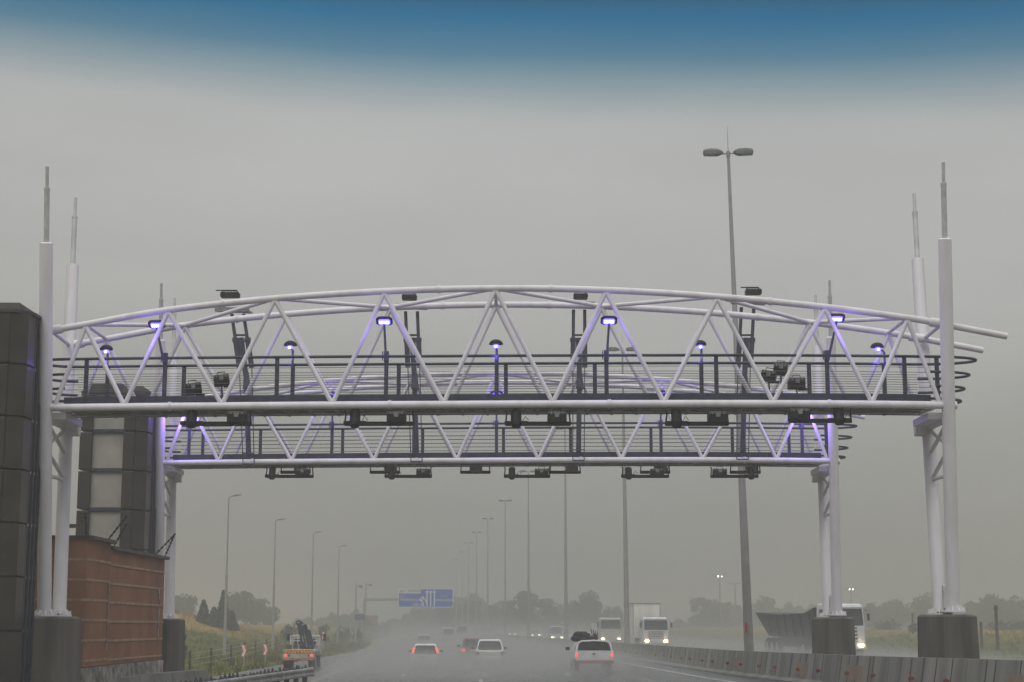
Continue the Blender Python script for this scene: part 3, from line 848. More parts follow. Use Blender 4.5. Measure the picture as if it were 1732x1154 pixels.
s.box((BX - .85, (Ya + Yb) / 2, zt + .045), (1.96, Yb - Ya + .16, .09)); s.box((BX - .93, (Yb + Yc) / 2 + .08, zt - .095), (1.96, Yc - Yb, .09))
s.build('coping', coping, root)
s = MB()
s.box((BX - .96, (Ya + Yc) / 2, .62), (1.7, Yc - Ya - .06, 1.3)); s.build('base', coping, root)
s = MB(); y = Ya + .06
while y < Yc - .9:
    s.box((BX - .06 if y < Yb else BX - .10, y, .66), (.10, .07, 1.20)); y += .155
s.box((BX - .07, Yc - .4, .64), (.12, .7, 1.24))
s.build('base_ribs', ribm, root)
# drain wires down the wall
for (y, du) in ((Ya + 2.35, 0), (Yc - .75, 0)):
    s = MB(); rr = random.Random(int(y * 10)); x = BX + .02 if y < Yb else BX - .055
    pts = []; z = zt - 1.0; yy = y
    while z > 1.5:
        pts.append((x, yy, z)); z -= .22; yy = y + rr.uniform(-.10, .10)
    s.path(pts, .014, seg=5)
    s.path([(a, b + .08 * math.sin(c * 5), c - .05) for a, b, c in pts[:6]], .01, seg=5)
    s.build('hanging_wire', chrome, root)
# electric fence brackets on the roof edge
for i, (u, v, D, lean, lab) in enumerate([(146, 912, 43.2, -.02, 'at the near corner of the roof'), (183, 912, 44.6, .5, 'leaning out at the step in the roof'), (192, 921, 45.6, .35, 'just past the step in the roof'), (266, 938, 50.6, .6, 'second from the far end of the roof'), (286, 941, 52.0, .28, 'at the far end of the roof')]):
    q = P(u, v, D)
    s = MB()
    q.x = min(q.x, BX - .03); q.z = zt + (.08 if D < Yb else -.06)
    top = q + Vector((lean, -.1, .62))
    s.tube(q, top, .018, seg=6)
    for k in range(6):
        c = q + (top - q) * (.2 + .155 * k); s.ball(c, .036, 6)
        if i == 0 and k > 2: s.tube(c, c + Vector((-.12, 0, .0)), .009, seg=5); s.ball(c + Vector((-.12, 0, 0)), .022, 6)
    solo(s, 'fence_bracket', blackp, q, 'slanted black electric fence bracket ' + lab, 'fence bracket', 'electric fence brackets on the brick building')

# ------------------------------------------------------------------ concrete barriers in front of the building
bp = [P(120, 1162, 42.0), P(180, 1151, 45.0), P(235, 1143, 48.0), P(290, 1137.5, 51.2), P(352, 1133, 55.0)]
names = ['nearest', 'second nearest', 'third nearest', 'farthest']
for i in range(4):
    a, b = bp[i].copy(), bp[i + 1].copy()
    dv = (b - a); dv.z = 0; L_ = dv.length; dv.normalize(); nn = Vector((dv.y, -dv.x, 0))   # towards the road
    a += dv * .02; b -= dv * .02
    def sec(p):
        zt_ = p.z
        prof = [(.30, 0), (.30, .10), (.12, .35), (.0, zt_), (-.42, zt_), (-.5, .35), (-.6, 0)]
        return [(p.x + nn.x * o, p.y + nn.y * o, z) for o, z in prof]
    root = empty('roadside_barrier', ((a.x + b.x) / 2, (a.y + b.y) / 2, 0), 'pale concrete roadside barrier below the brick building, %s of four' % names[i], 'barrier', 'concrete barriers in front of the brick building')
    s = MB()
    if i == 3:
        e = b + dv * .5
        e.z = b.z - .5
        s.loft([sec(a), sec(b), [Vector(q) + dv * .4 + Vector((0, 0, -.55 if Vector(q).z > .6 else 0)) for q in sec(b)]])
    else: s.loft([sec(a), sec(b)])
    s.build('barrier_body', concp, root)

# ------------------------------------------------------------------ guardrail
gp = [(395, 1149, 51.0), (460, 1139.5, 56.5), (523, 1131, 63.0)]
G = [P(u, v, D) for u, v, D in gp]
for q in G: q.z = .78
dir0 = (G[0] - G[1]).normalized()
G = [G[0] + dir0 * 9] + G
root = empty('guardrail', (G[1].x, G[1].y, 0), 'steel W beam guardrail ending beside the crane truck', 'guardrail')
def wbeam(side):
    prof = [(-.0, .31), (.045, .27), (.045, .22), (-.01, .175), (-.01, .135), (.045, .09), (.045, .04), (0, 0), (-.012, 0), (.03, .045), (.03, .085), (-.025, .13), (-.025, .18), (.03, .225), (.03, .265), (-.012, .31)]
    s = MB(); rg = []
    for i, q in enumerate(G):
        d_ = (G[min(i + 1, len(G) - 1)] - G[max(i - 1, 0)]).normalized(); nn = Vector((d_.y, -d_.x, 0)) * side
        rg.append([(q.x + nn.x * (o + .12), q.y + nn.y * (o + .12), q.z - .31 + z) for o, z in prof])
    s.loft(rg)
    return s
wbeam(1).build('beam', galv, root); wbeam(-1).build('beam', galvd, root)
tot = 0
for a, b in zip(G, G[1:]):
    n_ = max(1, int((b - a).length / 1.6))
    for k in range(n_):
        q = a + (b - a) * (k + .5) / n_
        s = MB(); s.box((q.x, q.y, .36), (.16, .16, .78)); s.build('post', wood, root)
        s = MB(); s.poly([(q.x + .17, q.y - .05, q.z - .20), (q.x + .17, q.y + .05, q.z - .20), (q.x + .17, q.y + .05, q.z - .10), (q.x + .17, q.y - .05, q.z - .10)], (.012, -.012, 0)); s.build('reflector', redm, root)
s = MB()
q = G[-1]; s.box((q.x + .02, q.y + .02, q.z - .155), (.34, .05, .34), bevel=.02); s.build('end_cap', galvd, root)
s = MB(); rr = random.Random(3)
for a, b in zip(G, G[1:]):
    n_ = int((b - a).length / .55)
    for k in range(n_):
        q = a + (b - a) * (k + rr.random() * .6) / n_; h = rr.uniform(.03, .13)
        s = MB(); s.poly([(q.x - .08, q.y - .2, q.z - .04), (q.x - .08, q.y + .05, q.z + h), (q.x - .08, q.y + .3, q.z - .04)], (.05, 0, 0)); s.build('blockout_tip', blackp, root)

# ------------------------------------------------------------------ street lamps
def double_lamp(top_h):
    root = empty('double_lamp_post', (0, 0, 0), '', 'street lamp', 'double armed lamp posts along the median')
    s = MB(); n_ = 6
    s.tube((0, 0, 0), (0, 0, top_h), .175, .052, seg=12); s.build('pole', galvd, root)
    s = MB(); s.tube((0, 0, top_h - .15), (0, 0, top_h + .06), .075, seg=10); s.tube((-.28, 0, top_h - .03), (.28, 0, top_h + .0), .03, seg=8)
    s.build('bracket', galv, root)
    s = MB(); s.tube((0, 0, top_h), (0, 0, top_h + 1.05), .015, .006, seg=6); s.build('lightning_rod', galvd, root)
    for sd in (-1, 1):
        s = MB(); rg = []
        for t, w_, h_ in ((.20, .05, .05), (.30, .12, .12), (.42, .16, .17), (.72, .17, .18), (.95, .14, .14), (1.0, .08, .08)):
            x = sd * (t * .92); zc = top_h + .02 + t * .02
            rg.append([(x, -w_, zc - h_ * .6), (x, w_, zc - h_ * .6), (x, w_ * .85, zc + h_ * .3), (x, w_ * .3, zc + h_ * .8), (x, -w_ * .3, zc + h_ * .8), (x, -w_ * .85, zc + h_ * .3)])
        s.loft(rg); hd = s.build('lamp_head', lampg, root)
        s = MB(); s.box((sd * .70, 0, top_h - .065), (.40, .22, .035), bevel=.01); s.build('lens', lampl, hd)
    return root
LX = [(60, 8.32), (104, 7.0), (146, 4.62), (187, 1.82), (231, -.93), (270, -3.85), (310, -6.45), (350, -8.95), (394, -11.5), (437, -14.3), (480, -17.2), (523, -20.6), (565, -24.5), (608, -29), (650, -34.5), (693, -41), (735, -49)]
lab = ['tallest double lamp post in the median, rising above both gantries right of centre', 'second nearest double lamp post, its head behind the near walkway', 'third nearest double lamp post, its head seen through the second gantry', 'fourth nearest double lamp post, its head close under the second gantry',
       'fifth nearest double lamp post, first with its head clear below the gantries', 'sixth nearest double lamp post down the median', 'seventh nearest double lamp post down the median', 'eighth nearest double lamp post, hazy', 'ninth nearest double lamp post, very hazy']
proto = None
for i, (D, X) in enumerate(LX):
    base = zb(D)
    if i == 0:
        hgt = P(1234, 259, D).z - base
        proto = double_lamp(hgt); o = proto
        # the nearest pole carries a small orange tag and a camera
        tag_x = .15
        root0 = proto
    else:
        o = copy_tree(proto); o.rotation_euler = (0, 0, 0)
    o.location = (X, D, base)
    if i == 0: o.rotation_euler.y = R(-1.1)
    elif i == 1: o.rotation_euler.y = R(-.3)
    if i: o.rotation_euler.z = R(random.uniform(-4, 4)) + (.05 if i > 2 else 0)
    o['label'] = lab[i] if i < 9 else 'faint far double lamp post almost lost in the haze'
    if i >= 9: o['group'] = 'faint far double lamp posts'
s = MB(); q = P(1262, 1062, 59.78); s.box(q, (.07, .05, .34)); solo(s, 'orange_plate', orng, q, 'small orange plate on the tallest lamp post', 'plate')

def single_lamp(h=11.8):
    root = empty('lamp_post', (0, 0, 0), '', 'street lamp', 'single armed lamp posts along the left verge')
    s = MB(); s.tube((0, 0, 0), (0, 0, h * .5), .12, .10, seg=10); s.tube((0, 0, h * .5), (0, 0, h), .075, .05, seg=10); s.build('pole', galvd, root)
    s = MB(); s.tube((0, 0, h * .5 - .12), (0, 0, h * .5 + .12), .115, .09, seg=10); s.build('collar', galvd, root)
    s = MB(); s.tube((-.02, 0, h - .05), (.28, 0, h + .05), .035, seg=8); s.build('arm', galvd, root)
    s = MB(); rg = []
    for t, w_, h_ in ((.2, .06, .05), (.35, .11, .09), (.65, .12, .10), (.93, .06, .05)):
        zc = h + .03 + t * .16
        rg.append([(t, -w_, zc - h_ * .5), (t, w_, zc - h_ * .5), (t, w_ * .6, zc + h_ * .6), (t, -w_ * .6, zc + h_ * .6)])
    s.loft(rg); s.build('lamp_head', lampg, root)
    return root
pr = None
for i, (u, v, D, lb) in enumerate([(387, 841, 128, 'nearest single lamp post on the left verge beyond the brick building'), (466, 881, 157, 'second single lamp post on the left verge'), (530, 902, 182, 'third single lamp post, behind the crane truck'), (573.5, 925, 214, 'fourth and faintest single lamp post on the left verge')]):
    q = P(u, v, D); base = gz(q.x, D)
    if pr is None: pr = single_lamp(q.z - base); o = pr; h0 = q.z - base
    else: o = copy_tree(pr); 
    o.location = (q.x, D, q.z - h0); o['label'] = lb
# thin utility poles with camera arms near the sign gantry, high mast lights far right
def cam_pole(u, v, D, label):
    q = P(u, v, D); b = gz(q.x, D); root = empty('camera_pole', (q.x, D, b), label, 'pole', 'slim camera poles near the blue sign')
    s = MB(); s.tube((q.x, D, b - .2), (q.x, D, q.z), .13, .09, seg=8); s.build('pole', galvd, root)
    s = MB(); s.tube((q.x, D, q.z - .4), (q.x + .6, D, q.z - .35), .05, seg=6); s.box((q.x + .7, D, q.z - .45), (.4, .5, .3), bevel=.05); s.build('camera_arm', boxp, root)
cam_pole(602.5, 987, 245, 'slim grey camera pole left of the sign gantry')
cam_pole(619, 985, 262, 'slim grey camera pole rising above the sign gantry post')
def high_mast(u, v, D, lit, label):
    q = P(u, v, D); b = gz(q.x, D); root = empty('high_mast', (q.x, D, b), label, 'mast light', 'distant mast lights')
    s = MB(); s.tube((q.x, D, b - .3), (q.x, D, q.z), .16, .08, seg=8); s.build('pole', galvd, root)
    s = MB(); s.tube((q.x - .75, D, q.z), (q.x + .75, D, q.z), .06, seg=6)
    s.box((q.x - .8, D, q.z), (.6, .3, .18), bevel=.04); s.box((q.x + .8, D, q.z), (.6, .3, .18), bevel=.04); s.build('lamp_arm', galvd, root)
    if lit:
        s = MB(); s.ball((q.x - .25, D - .3, q.z - .1), .10, 8); s.ball((q.x + .3, D - .3, q.z - .1), .10, 8); s.build('lit_lamp', lampon, root)
high_mast(1217, 974, 265, True, 'distant mast with two small lit white lamps, right of the white truck')
high_mast(1243, 987, 285, False, 'distant unlit mast just left of the tallest lamp post')
high_mast(1439, 996, 280, True, 'distant lit mast above the tipper truck cab')

# ------------------------------------------------------------------ sign gantry
DS = 262.0
root = empty('sign_gantry', (P(718, 1060, DS).x, DS, 0), 'grey overhead gantry frame carrying the blue direction sign', 'sign gantry')
bl = P(617, 1014.5, DS); br = P(752, 1014.5, DS); br2 = P(818, 1019, DS)
for q in (bl, br2):
    gzz = gz(q.x, DS)
    s = MB(); s.box((q.x, DS, (q.z + gzz) / 2), (.42, .42, q.z - gzz + .5)); s.build('post', galvd, root)
s = MB(); s.box(((bl.x + br2.x) / 2, DS, bl.z), (br2.x - bl.x, .4, .45)); s.build('beam', galvd, root)
root = empty('direction_sign', (P(720, 1012, DS).x, DS - .4, P(720, 1012, DS).z), 'blue direction sign with white lane arrows reading SPRINGS, on the grey frame', 'sign')
x0, x1 = P(673.5, 1, DS - .4).x, P(766.5, 1, DS - .4).x
xc0 = P(712, 1, DS - .4).x
def sx_(u): return P(u, 1012, DS - .4).x
def sz_(v): return P(720, v, DS - .4).z
x0, x1, xc0 = sx_(673.5), sx_(766.5), sx_(712)
s = MB()
s.poly([(x0, DS - .4, sz_(1027.5)), (x1, DS - .4, sz_(1027.5)), (x1, DS - .4, sz_(996)), (xc0, DS - .4, sz_(996)), (xc0, DS - .4, sz_(1003)), (x0, DS - .4, sz_(1003))], (0, .12, 0))
s.build('blue_panel', blue, root)
s = MB(); s.box(((x0 + xc0) / 2, DS - .34, sz_(999.3)), (xc0 - x0 - .06, .1, (sz_(996) - sz_(1002.6)))); s.build('exit_tab', signw, root)
YY = DS - .46
s = MB()
bw_ = .09
for (a, b, c, d_) in ((x0, x1, sz_(1027.5), sz_(1027.5) + bw_), (x0, xc0, sz_(1003) - bw_, sz_(1003)), (xc0, x1, sz_(996) - bw_, sz_(996))):
    s.box(((a + b) / 2, YY + .03, (c + d_) / 2), (b - a, .03, d_ - c))
for (xx, c, d_) in ((x0 + bw_ / 2, sz_(1027.5) + bw_, sz_(1003) - bw_), (x1 - bw_ / 2, sz_(1027.5) + bw_, sz_(996) - bw_)):
    s.box((xx, YY + .03, (c + d_) / 2), (bw_, .03, d_ - c))
s.build('border', signw, root)
s = MB()
for u in (722.3, 728.5, 734.7):
    s.box((sx_(u), YY + .03, (sz_(1025.5) + sz_(1001.5)) / 2), (.19, .03, sz_(1001.5) - sz_(1025.5)))
    s.poly([(sx_(u) - .34, YY + .015, sz_(1002.5)), (sx_(u) + .34, YY + .015, sz_(1002.5)), (sx_(u), YY + .015, sz_(998.6))], (0, .03, 0))
for pts in ([(716, 1025), (716, 1021), (714.8, 1018.5), (712.6, 1016.8)], [(721, 1018.5), (720, 1015.5), (718, 1013.2), (716, 1012)]):
    for a, b in zip(pts, pts[1:]):
        A = Vector((sx_(a[0]), YY + .03, sz_(a[1]))); B = Vector((sx_(b[0]), YY + .03, sz_(b[1]))); dv = B - A
        s.box((A + B) / 2, (.2, .03, dv.length + .1), rot=Euler((0, math.atan2(dv.x, dv.z), 0)))
    e = pts[-1]; E = Vector((sx_(e[0]), YY + .015, sz_(e[1])))
    s.poly([E + Vector((.08, 0, .36)), E + Vector((.2, 0, -.34)), E + Vector((-.40, 0, .12))], (0, .03, 0))
s.build('arrows', signw, root)
def text(body, u, v, size, m, name='lettering', align='LEFT'):
    cu = bpy.data.curves.new(name, 'FONT'); cu.body = body; cu.size = size; cu.extrude = .012; cu.align_x = align; cu.align_y = 'CENTER'
    to = bpy.data.objects.new(name, cu); COL.objects.link(to)
    dg = bpy.context.evaluated_depsgraph_get(); me = bpy.data.meshes.new_from_object(to.evaluated_get(dg))
    bpy.data.objects.remove(to); bpy.data.curves.remove(cu)
    o = bpy.data.objects.new(name, me); COL.objects.link(o); o.parent = root
    if me.materials: me.materials[0] = m
    else: me.materials.append(m)
    o.location = Vector((sx_(u), YY + .035 - .02, sz_(v))) - org(root); o.rotation_euler = (math.pi / 2, 0, 0)
    return o
text('447 | SPRINGS', 675.3, 999.6, .56, blackp)
text('R23', 676, 1009.2, .50, signy); text('Heidelberg Rd', 676, 1014.4, .62, signw); text('500 m', 698, 1023, .62, signw)
text('N17', 752, 1009.3, .62, signy, align='CENTER'); text('Johannesburg', 751, 1015, .60, signw, align='CENTER')

# striped board at the roadside, far left below the sign frame
root = empty('striped_board', (P(630, 1050, 235).x, 235, gz(P(630, 1050, 235).x, 235)), 'faded red and white striped board at the left verge under the sign gantry', 'board')
for k in range(9):
    q = P(617 + 2.6 * k, 1050, 235); s = MB(); s.box((q.x, 235, q.z), (.13, .06, 1.5)); s.build('stripe', redf if k % 2 else stripem, root)
s = MB(); a = P(616, 1055, 235); b = P(640, 1055, 235); s.box(((a.x + b.x) / 2, 235.05, a.z), (b.x - a.x, .05, .12)); s.box(((a.x + b.x) / 2, 235.05, a.z + .8), (b.x - a.x, .05, .12))
for q in (a, b): s.box((q.x, 235.05, (q.z + gz(q.x, 235)) / 2), (.12, .08, max(.3, q.z - gz(q.x, 235))))
s.build('frame', galvd, root)
q = P(609, 1044, 236); s = MB(); s.box(q, (1.5, .08, .8)); s.box((q.x, 236.05, q.z - 1.0), (.1, .08, 1.6)); solo(s, 'blue_board', bluef, q, 'small blurred blue board left of the striped board', 'board')

# ------------------------------------------------------------------ chevron signs and fence
def chevron(u, v, D, label):
    q = P(u, v, D); b = gz(q.x, D); root = empty('chevron_sign', (q.x, D, b), label, 'road sign', 'chevron signs along the left verge')
    W, H_ = .30, .66
    s = MB(); s.box((q.x, D + .03, q.z), (W, .03, H_)); s.build('panel', chevr, root)
    s = MB(); s.poly([(q.x - .13, D + .01, q.z + .32), (q.x + .0, D + .01, q.z + .32), (q.x + .12, D + .01, q.z), (q.x + .0, D + .01, q.z - .32), (q.x - .13, D + .01, q.z - .32), (q.x - .02, D + .01, q.z)], (0, -.02, 0)); s.build('chevron', chevw, root)
    s = MB(); s.box((q.x, D + .07, (q.z + b) / 2 - .1), (.07, .05, q.z - b + .2)); s.build('post', galvd, root)
chevron(412.5, 1101, 100, 'red and white chevron sign on the left verge, nearest of three')
chevron(449, 1099, 108, 'red and white chevron sign just left of the crane truck')
chevron(547, 1075, 165, 'red and white chevron sign beyond the crane truck on its right')
pp = []
for i, u in enumerate([322, 357.5, 391, 413.5, 432, 451, 468, 482]):
    D = [86, 95, 106, 117, 128, 141, 156, 172][i]
    q = P(u, 1095, D); X = q.x; b = gz(X, D)
    pp.append(Vector((X, D, b)))
root = empty('wire_fence', pp[0], 'low wire fence on dark posts across the left grass verge', 'fence')
for q in pp:
    s = MB(); s.box((q.x, q.y, q.z + .55), (.10, .10, 1.2)); s.build('post', wood, root)
s = MB()
for h in (.4, .7, 1.0): s.path([q + Vector((0, 0, h)) for q in pp], .012, seg=4)
s.build('wires', galvd, root)

# ------------------------------------------------------------------ vehicles (built at the origin, facing +Y, then placed)
def wheel(x, y, r, w_, root, rim=True):
    s = MB(); s.tube((x - w_ / 2, y, r), (x + w_ / 2, y, r), r, seg=20); s.bm.normal_update()
    wl = s.build('wheel', rubber, root)
    if rim:
        s = MB(); sx = 1 if x > 0 else -1
        s.tube((x + sx * w_ / 2, y, r), (x + sx * (w_ / 2 + .015), y, r), r * .62, r * .5, seg=16); s.build('rim', chrome, wl)
    return wl
def place(root, x, D, z=None, yaw=0.0):
    root.location = (x, D, gz(x, D) if z is None else z); root.rotation_euler.z = yaw
def car(paint, label, group='cars on the highway', W=1.68, H=1.47, L_=3.9, lights='tail', high_tail=False, van=False, glassw=.86):
    root = bpy.data.objects.new('car', None); COL.objects.link(root); tag(root, label, 'car', group)
    hw = W / 2; belt = .92 if not van else 1.0
    s = MB(); rg = []
    secs = [(-L_ / 2, .90, .42, belt - .10), (-L_ / 2 + .10, .97, .26, belt - .02), (-L_ * .3, 1.0, .20, belt), (L_ * .1, 1.0, .20, belt), (L_ * .30, .99, .20, belt - .06), (L_ * .44, .93, .22, .72), (L_ / 2, .80, .36, .58)]
    for y, k, zb_, zt_ in secs:
        a = hw * k
        rg.append([(-a * .92, y, zb_), (-a, y, zb_ + .12), (-a, y, (zb_ + zt_) / 2 + .06), (-a * .95, y, zt_ - .04), (-a * .86, y, zt_), (a * .86, y, zt_), (a * .95, y, zt_ - .04), (a, y, (zb_ + zt_) / 2 + .06), (a, y, zb_ + .12), (a * .92, y, zb_)])
    s.loft(rg, smooth=False)
    # cabin
    if van: cs = [(-L_ / 2 + .06, .90, belt - .05), (-L_ / 2 + .20, .84, H - .02), (0, .86, H), (L_ * .14, .82, H - .04), (L_ * .36, .86, belt - .08)]
    yb0, yb1 = -L_ / 2 + .07, -L_ / 2 + .42 if not van else -L_ / 2 + .16
    yf1, yf0 = L_ * .06, L_ * .26
    tw = .74 if not van else .86
    top = [(-hw * tw, yb1, H - .05), (hw * tw, yb1, H - .05), (hw * tw, yf1, H - .05), (-hw * tw, yf1, H - .05)]
    bot = [(-hw * .93, yb0, belt - .04), (hw * .93, yb0, belt - .04), (hw * .91, yf0, belt - .07), (-hw * .91, yf0, belt - .07)]
    tt = [(-hw * tw * .86, yb1 + .10, H), (hw * tw * .86, yb1 + .10, H), (hw * tw * .86, yf1 - .12, H), (-hw * tw * .86, yf1 - .12, H)]
    s.loft([bot, top, tt])
    bmesh.ops.bevel(s.bm, geom=[e for e in s.bm.edges], offset=.018, segments=1, affect='EDGES') if False else None
    body = s.build('body', paint, root)
    def lerp(a, b, t): return Vector(a) + (Vector(b) - Vector(a)) * t
    # rear window with rounded corners
    def pane(b0, b1, t0, t1, m0, m1, off, name):
        b0, b1, t0, t1 = map(Vector, (b0, b1, t0, t1))
        def pt(a, c): return (b0 + (b1 - b0) * a) * (1 - c) + (t0 + (t1 - t0) * a) * c
        cs_ = [(m0 + .05, m1), (1 - m0 - .05, m1), (1 - m0, m1 + .12), (1 - m0, .80), (1 - m0 - .05, .92), (m0 + .05, .92), (m0, .80), (m0, m1 + .12)]
        s = MB(); s.poly([pt(a, c) + Vector(off) for a, c in cs_], Vector(off) * -1.6); s.build(name, window, root)
    pane(bot[0], bot[1], top[0], top[1], .05, -.12 if high_tail else .06, (0, -.014, .004), 'rear_window')
    pane(bot[3], bot[2], top[3], top[2], .04, .10, (0, .014, .004), 'windscreen')
    pane(bot[0], bot[3], top[0], top[3], .05, .16, (-.012, 0, .004), 'side_window')
    pane(bot[1], bot[2], top[1], top[2], .05, .16, (.012, 0, .004), 'side_window')
    for sx in (-1, 1):
        s = MB(); s.tube((sx * hw * .95, L_ * .2, belt + .02), (sx * (hw + .04), L_ * .2, belt + .04), .03, seg=6); s.box((sx * (hw + .11), L_ * .2, belt + .06), (.17, .10, .13), bevel=.03); s.build('wing_mirror', trimb, root)
        s = MB()
        if high_tail: 
            s.loft([[(sx * (hw * .96 - .13 + 0), -L_ / 2 + .02, belt - .02), (sx * hw * .97, -L_ / 2 + .02, belt - .02), (sx * hw * .97, -L_ / 2 + .22, belt - .02), (sx * (hw * .96 - .13), -L_ / 2 + .22, belt - .02)],
                    [(sx * (hw * .84 - .13), -L_ / 2 + .17, belt + .28), (sx * hw * .86, -L_ / 2 + .17, belt + .28), (sx * hw * .86, -L_ / 2 + .38, belt + .28), (sx * (hw * .84 - .13), -L_ / 2 + .38, belt + .28)]])
        else: s.box((sx * hw * .83, -L_ / 2 + .02, belt - .20), (.24, .16, .22), bevel=.03)
        s.build('tail_light', tail if lights == 'tail' else redm, root)
        s = MB(); s.box((sx * hw * .62, L_ / 2 - .06, .62), (.32, .16, .14), bevel=.03); s.build('headlight', headw if lights == 'head' else chrome, root)
        for y in (-L_ * .32, L_ * .33): wheel(sx * (hw - .10), y, .30, .19, root)
    s = MB(); s.box((0, -L_ / 2 - .01, .42), (W * .88, .14, .24), bevel=.04); s.build('bumper', trimb if van else paint, root)
    s = MB(); s.box((0, -L_ / 2 - .015, .72), (.50, .03, .11)); s.build('number_plate', plate, root)
    s = MB(); s.box((0, L_ / 2 - .03, .50), (W * .6, .10, .16), bevel=.02); s.build('grille', trimb, root)
    return root
RD = .05
c = car(paintw, 'small white hatchback with red lights lit high beside a wide dark rear window', W=1.62, H=1.42, high_tail=True); place(c, P(722, 1, 1).x * 0 + (722 - 866) / 28.9 * 1.0, 99, yaw=R(2))
c = car(paintw, 'white hatchback with rounded dark rear window, right of centre lane', W=1.70, H=1.50, lights='off'); place(c, (828 - 866) / 28.9, 99, yaw=R(2))
c = car(paintr, 'dark red car partly hidden behind the white hatchback', W=1.70, H=1.50); place(c, -2.55, 113, yaw=R(3))
c = car(paints, 'silver grey car just ahead of the white hatchback with red lights', W=1.65, H=1.5); place(c, (719.5 - 866) / 16.5, 172, yaw=R(3.4))
c = car(paintw, 'white van fading into the spray ahead, left of the far pair', W=1.75, H=1.95, van=True, lights='off'); place(c, (758.5 - 866) / 12.4, 232, yaw=R(3.4))
c = car(paints, 'faint grey van at the far end of the lane, right of the far pair', W=1.8, H=2.1, van=True, lights='off'); place(c, (779 - 866) / 11.2, 262, yaw=R(3.4))
for (u, D, lb, hh) in ((940, 208, 'oncoming van with two bright white headlights', 2.0), (866, 300, 'distant oncoming car with lit headlights, leftmost of the oncoming row', 1.5), (905, 268, 'distant oncoming car close to the median with lit headlights', 1.5)):
    c = car(paints, lb, 'oncoming cars with lit headlights', W=1.75, H=hh, lights='head', van=hh > 1.8); place(c, (u - 866) / (2890 / D), D, yaw=math.pi + R(3.4))

def bakkie():
    root = bpy.data.objects.new('pickup_truck', None); COL.objects.link(root)
    tag(root, 'white pickup truck with canopy hoop and red tail lights, carrying a load', 'pickup truck')
    W = 1.68; hw = W / 2
    s = MB()
    s.box((0, -1.35, .62), (W, 2.0, .06)); s.box((-hw + .04, -1.35, .83), (.08, 2.0, .46)); s.box((hw - .04, -1.35, .83), (.08, 2.0, .46))
    s.loft([[(-hw, -.35, .42), (hw, -.35, .42), (hw, -.35, 1.02), (-hw, -.35, 1.02)], [(-hw, 1.2, .40), (hw, 1.2, .40), (hw, 1.2, 1.00), (-hw, 1.2, 1.00)], [(-hw * .94, 2.2, .42), (hw * .94, 2.2, .42), (hw * .94, 2.2, .86), (-hw * .94, 2.2, .86)]])
    s.loft([[(-hw * .96, -.34, 1.0), (hw * .96, -.34, 1.0), (hw * .96, 1.1, .99), (-hw * .96, 1.1, .99)], [(-hw * .74, -.20, 1.52), (hw * .74, -.20, 1.52), (hw * .74, .55, 1.52), (-hw * .74, .55, 1.52)]])
    s.build('body', paintw, root)
    s = MB(); s.box((0, -2.34, .82), (W * .98, .06, .48), bevel=.015); tg = s.build('tailgate', paintw, root)
    s = MB(); s.box((-.02, -2.38, .90), (.12, .03, .06)); s.build('handle', trimb, tg)
    s = MB(); s.path([(-hw * .92, -2.25, 1.05), (-hw * .84, -2.2, 1.42), (-hw * .70, -2.18, 1.52), (0, -2.18, 1.56), (hw * .70, -2.18, 1.52), (hw * .84, -2.2, 1.42), (hw * .92, -2.25, 1.05)], .045, seg=8)
    s.build('canopy_hoop', paintw, root)
    s = MB(); s.poly([(-hw * .83, -2.16, 1.08), (hw * .83, -2.16, 1.08), (hw * .74, -2.16, 1.40), (hw * .60, -2.16, 1.48), (-hw * .60, -2.16, 1.48), (-hw * .74, -2.16, 1.40)], (0, .02, 0)); s.build('canopy_window', window, root)
    s = MB()
    s.poly([(-hw * .90, -2.18, 1.05), (-hw * .90, -.35, 1.05), (-hw * .74, -.3, 1.52), (-hw * .72, -2.15, 1.50)], (.03, 0, 0)); s.poly([(hw * .90, -2.18, 1.05), (hw * .90, -.35, 1.05), (hw * .74, -.3, 1.52), (hw * .72, -2.15, 1.50)], (-.03, 0, 0))
    s.box((0, -1.25, 1.50), (W * .74, 1.9, .05)); s.build('canopy', window, root)
    s = MB(); s.box((0, -2.46, .50), (W * 1.0, .14, .16), bevel=.03); s.build('bumper', redm, root)
    for sx in (-1, 1):
        s = MB(); s.box((sx * hw * .93, -2.37, .86), (.09, .08, .20), bevel=.02); s.build('tail_light', tail, root)
        s = MB(); s.box((sx * (hw + .14), .9, 1.12), (.2, .1, .18), bevel=.03); s.build('wing_mirror', trimb, root)
        for y in (-1.35, 1.45): wheel(sx * (hw - .12), y, .34, .2, root)
    return root
b = bakkie(); bz = gz(3.55, 77.5) - .12; place(b, 3.55, 77.5, yaw=R(1.5)); b.scale = (1, 1, .87)
s = MB(); rr = random.Random(5)
for k in range(10): s.ball((3.10 + rr.uniform(-.28, .3), 76.2 + rr.uniform(-.4, .4), bz + 1.56 + rr.uniform(-.06, .18)), rr.uniform(.10, .20), 8, (1.2, 1, .8))
s.path([(2.85, 76.2, bz + 1.5), (2.95, 76.2, bz + 1.85), (3.3, 76.2, bz + 1.85), (3.4, 76.2, bz + 1.5)], .03, seg=6)
solo(s, 'black_bundle', blackp, (3.1, 76.2, bz + 1.47), 'black bundle strapped on top of the white pickup', 'bundle')
s = MB()
for k in range(7): s.ball((3.62 + rr.uniform(-.16, .16), 76.3 + rr.uniform(-.3, .3), bz + 1.52 + rr.uniform(0, .20)), rr.uniform(.09, .15), 8, (1, 1, .9))
for k in range(4): s.tube((3.6 + k * .07, 76.3, bz + 1.6), (3.52 + k * .1, 76.3, bz + 2.0 - k * .05), .02, seg=5)
solo(s, 'brown_bundle', bark, (3.62, 76.3, bz + 1.47), 'brown bundle beside the black one on top of the white pickup', 'bundle')

